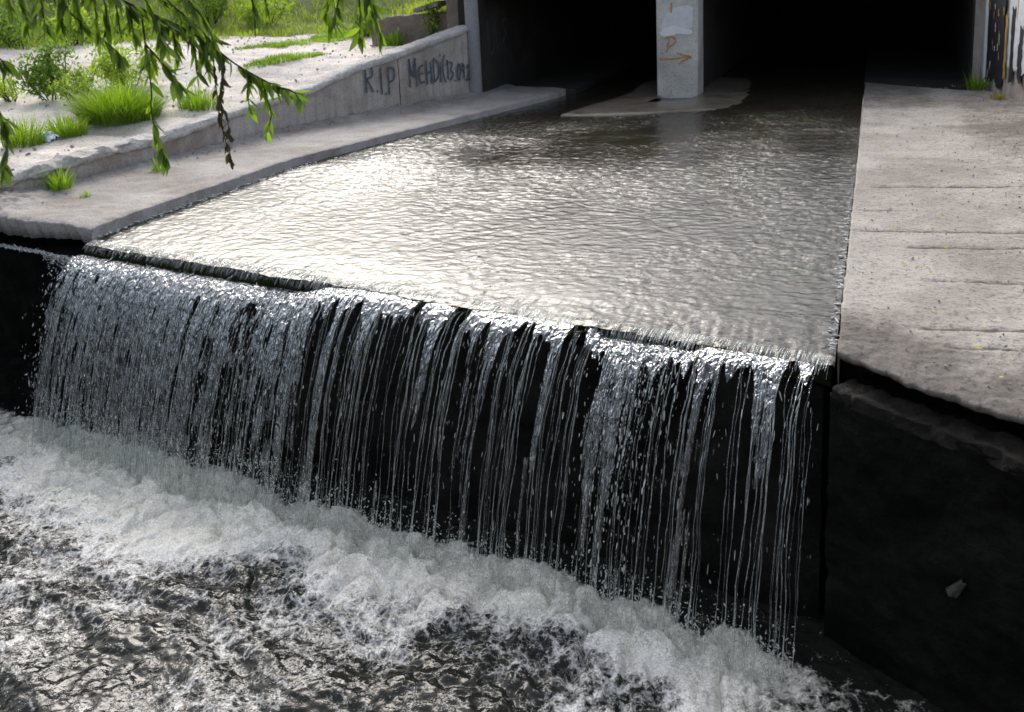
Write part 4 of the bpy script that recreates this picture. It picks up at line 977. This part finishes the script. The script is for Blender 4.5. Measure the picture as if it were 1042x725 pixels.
# ---------------------------------------------------------------- willow on the left bank, its twigs hanging over the pool
wil = tag(empty('willow_tree', (-8.9, 3.0, .35)), 'willow tree whose drooping leafy twigs hang in at the top left', 'tree')
def wpart(o): return o
def curve(pts, n): 
    p = np.array(pts, float); k = len(p); tq = np.linspace(0, k - 1, n); out = []
    for t_ in tq:
        i = min(int(t_), k - 2); f = t_ - i; p0, p1, p2, p3 = p[max(i - 1, 0)], p[i], p[i + 1], p[min(i + 2, k - 1)]
        out.append(.5 * (2 * p1 + (p2 - p0) * f + (2 * p0 - 5 * p1 + 4 * p2 - p3) * f * f + (3 * p1 - p0 - 3 * p2 + p3) * f ** 3))
    return np.array(out)
tr_ = curve([(-8.9, 3.0, .2), (-8.75, 3.05, 1.2), (-8.5, 3.0, 2.2), (-8.2, 2.9, 3.4), (-8.3, 2.9, 5.0)], 30)
wpart(tube('trunk', tr_, np.linspace(.24, .11, 30) * (1 + .08 * np.sin(np.arange(30) * 1.7)), MAT['bark'], wil, 14))
for pts, r0, r1 in [([(-8.45, 3.0, 2.4), (-7.0, 3.05, 3.3), (-5.4, 3.1, 3.5), (-4.2, 3.2, 3.1), (-3.5, 3.15, 2.6)], .10, .018),
                    ([(-8.25, 2.92, 3.3), (-6.6, 3.3, 4.2), (-4.6, 3.7, 4.1), (-3.0, 3.8, 3.3), (-2.15, 3.76, 2.35)], .09, .014),
                    ([(-5.4, 3.1, 3.5), (-4.3, 3.3, 3.3), (-3.2, 3.4, 2.8), (-2.75, 3.4, 2.35)], .03, .010),
                    ([(-8.4, 3.0, 2.6), (-6.4, 2.9, 2.7), (-4.6, 2.6, 2.3), (-3.6, 2.5, 1.95)], .05, .010),
                    ([(-8.3, 2.9, 4.4), (-8.6, 3.8, 5.6), (-8.4, 4.6, 6.3)], .08, .02)]:
    p = curve(pts, 26); wpart(tube('limb', p, np.linspace(r0, r1, 26), MAT['bark'], wil, 8))
TW = {
 'T1': [(-2.667,2.703,2.144), (-2.758,2.827,1.927), (-2.775,2.945,1.834), (-2.750,3.030,1.748), (-2.741,3.062,1.711)],
 'T2': [(-2.633,2.593,2.189), (-2.677,2.972,1.960), (-2.649,3.127,1.878), (-2.586,3.240,1.808), (-2.540,3.334,1.737), (-2.493,3.424,1.647), (-2.447,3.488,1.591), (-2.390,3.568,1.530), (-2.319,3.655,1.481)],
 'T3': [(-2.654,3.097,1.895), (-2.675,3.124,1.754), (-2.684,3.137,1.579), (-2.691,3.131,1.493), (-2.681,3.134,1.382), (-2.664,3.165,1.272)],
 'T4': [(-2.675,3.124,1.754), (-2.610,3.120,1.689), (-2.552,3.122,1.619), (-2.512,3.122,1.573)],
 'D1': [(-2.529,3.342,1.724), (-2.536,3.348,1.591), (-2.534,3.348,1.490), (-2.528,3.348,1.388), (-2.506,3.359,1.237)],
 'D2': [(-2.520,3.371,1.697), (-2.502,3.351,1.611), (-2.510,3.332,1.513), (-2.501,3.351,1.429), (-2.491,3.344,1.348)],
 'T6': [(-2.453,3.484,1.595), (-2.450,3.442,1.539), (-2.439,3.425,1.451)],
 'T7': [(-2.432,3.520,1.570), (-2.414,3.522,1.486), (-2.412,3.535,1.408), (-2.437,3.520,1.351)],
 'T8': [(-2.386,3.582,1.524), (-2.298,3.542,1.513), (-2.244,3.511,1.476)],
 'U1': [(-2.823,2.691,2.051), (-2.858,2.726,1.966), (-2.870,2.754,1.864)],
 'U2': [(-2.815,2.770,2.049), (-2.833,2.795,1.945), (-2.845,2.807,1.838)],
 'U3': [(-2.741,2.773,2.080), (-2.784,2.829,1.942), (-2.803,2.850,1.849)],
 'U4': [(-2.736,2.848,2.062), (-2.779,2.904,1.938), (-2.790,2.918,1.844)],
 'U5': [(-2.695,2.887,2.042), (-2.734,2.946,1.916), (-2.751,2.965,1.788)],
 'U6': [(-2.707,3.012,2.003), (-2.719,3.040,1.911), (-2.727,3.054,1.787)],
 'U7': [(-2.677,3.038,1.928), (-2.684,3.070,1.882), (-2.691,3.086,1.776)],
 'U8': [(-2.628,3.144,1.862), (-2.602,3.137,1.809), (-2.584,3.121,1.749)],
 'U9': [(-2.610,3.197,1.835), (-2.609,3.219,1.764), (-2.611,3.222,1.670)],
 'U10': [(-2.579,3.258,1.795), (-2.549,3.250,1.721), (-2.529,3.229,1.614)],
 'U11': [(-2.554,3.300,1.764), (-2.551,3.322,1.695), (-2.554,3.337,1.609)],
 'U12': [(-2.574,3.062,2.015), (-2.554,3.142,1.912), (-2.525,3.226,1.831), (-2.473,3.261,1.758)],
 'U13': [(-2.550,3.146,2.030), (-2.534,3.222,1.923), (-2.504,3.268,1.843), (-2.492,3.308,1.739)],
 'U14': [(-2.630,3.014,2.036), (-2.626,3.083,1.943), (-2.603,3.112,1.855), (-2.593,3.117,1.787)],
 'U15': [(-2.769,3.023,2.023), (-2.787,3.060,1.893), (-2.793,3.064,1.818)],
 'U16': [(-2.848,2.664,2.053), (-2.862,2.679,1.968), (-2.884,2.697,1.910)],
 'U17': [(-2.699,3.152,1.999), (-2.668,3.242,1.918), (-2.611,3.286,1.860), (-2.587,3.327,1.778)],
 'U18': [(-2.972,2.896,2.052), (-3.008,2.931,1.943), (-3.015,2.922,1.885)],
 'V1': [(-1.950,3.492,2.056), (-2.018,3.510,1.905), (-2.066,3.512,1.786)],
 'V2': [(-1.937,3.499,2.056), (-1.957,3.554,1.863), (-1.982,3.579,1.731)],
 'V3': [(-1.917,3.510,2.055), (-1.908,3.569,1.849), (-1.899,3.602,1.736)],
 'V4': [(-1.973,3.502,2.057), (-2.042,3.508,1.918), (-2.104,3.515,1.841)],
 'V5': [(-1.954,3.547,2.056), (-1.955,3.602,1.880), (-1.951,3.600,1.801)],
 'W1': [(-2.341,3.366,2.017), (-2.347,3.385,1.917), (-2.345,3.384,1.855)],
 'W2': [(-2.304,3.392,2.015), (-2.306,3.413,1.922), (-2.311,3.432,1.867)],
 'W3': [(-2.347,3.385,1.917), (-2.343,3.385,1.832), (-2.350,3.387,1.753)],
 'X1': [(-2.768,2.448,1.800), (-2.753,2.491,1.770), (-2.753,2.519,1.747), (-2.758,2.523,1.700)],
 'X2': [(-2.779,2.427,1.722), (-2.761,2.463,1.619), (-2.757,2.487,1.552), (-2.758,2.485,1.471), (-2.772,2.467,1.392)],
 'X3': [(-2.771,2.436,1.721), (-2.767,2.466,1.585), (-2.754,2.506,1.555)],
}

def hang(key, nleaf, size=(.055, .092), mat='willow', width=.30, droop=1.0, r=.004, tint=(0, 1)):
    p = curve(TW[key], 40)
    tw = wpart(tube('twig', p, np.linspace(r, r * .45, 40), MAT['twig'], wil, 6))
    if nleaf == 0: return
    k = np.sort(rng.uniform(.05, 1, nleaf)); i = k * 39
    pos = np.c_[[np.interp(i, range(40), p[:, c]) for c in range(3)]].T
    tan = np.gradient(p, axis=0); tan = np.c_[[np.interp(i, range(40), tan[:, c]) for c in range(3)]].T; tan /= np.linalg.norm(tan, axis=1)[:, None]
    dr = rng.normal(size=(nleaf, 3)) * .42 + tan * .55; dr[:, 2] -= droop * rng.uniform(.5, 1.3, nleaf)
    L_ = rng.uniform(*size, nleaf); v, f, kk = leaf_batch(pos, dr, L_, L_ * width * rng.uniform(.8, 1.25, nleaf), .22, seg=5)
    tn = np.repeat(np.clip(rng.uniform(*tint, nleaf), 0, 1), kk)
    o = wpart(big('foliage', v, f, MAT[mat], wil, True, {'tint': tn}))
hang('T1', 26, r=.004, tint=(0, .5)); hang('T2', 90, r=.006, tint=(0, .7)); hang('T3', 40, tint=(.1, .8)); hang('T4', 18, (.07, .11), tint=(.3, 1))
hang('D1', 46, (.025, .05), 'dried', .42, 1.0, .003); hang('D2', 36, (.025, .05), 'dried', .42, 1.0, .003)
hang('T6', 12, (.05, .08), tint=(.4, 1)); hang('T7', 18, (.05, .08), tint=(.4, 1)); hang('T8', 14, (.05, .075), tint=(.4, 1), droop=.6)
for kx in ('U1', 'U2', 'U3', 'U4', 'U5', 'U6', 'U7', 'U8', 'U9', 'U10', 'U11', 'U14', 'U15', 'U16', 'U18'): hang(kx, 21, (.05, .088), tint=(0, .9), width=.26)
for kx in ('U12', 'U13', 'U17'): hang(kx, 28, (.06, .105), tint=(0, .45), width=.2, droop=.7)
for kx in ('V1', 'V2', 'V3', 'V4', 'V5'): hang(kx, 20, (.06, .10), tint=(.1, 1))
hang('W1', 12, tint=(0, .6)); hang('W2', 10, tint=(0, .8)); hang('W3', 2)
hang('X1', 9, (.05, .09), tint=(0, .4)); hang('X2', 22, (.05, .08), tint=(0, .5)); hang('X3', 6, (.04, .06), tint=(.5, 1))
# crown out of the picture
cp = []
for c, rad_, n_ in (((-8.4, 3.4, 5.6), 1.6, 1500), ((-7.2, 2.4, 4.9), 1.3, 900), ((-9.4, 2.6, 4.9), 1.3, 900)):
    u_ = rng.normal(size=(n_, 3)); u_ /= np.linalg.norm(u_, axis=1)[:, None]; cp.append(np.array(c) + u_ * rad_ * rng.uniform(.2, 1, (n_, 1)) * np.array([1, 1, .75]))
cp = np.concatenate(cp); dr = rng.normal(size=cp.shape) * .5; dr[:, 2] -= 1
L_ = rng.uniform(.08, .13, len(cp)); v, f, kk = leaf_batch(cp, dr, L_, L_ * .28, .2, seg=3)
wpart(big('crown', v, f, MAT['willow'], wil, True, {'tint': np.repeat(rng.uniform(0, 1, len(cp)), kk)}))
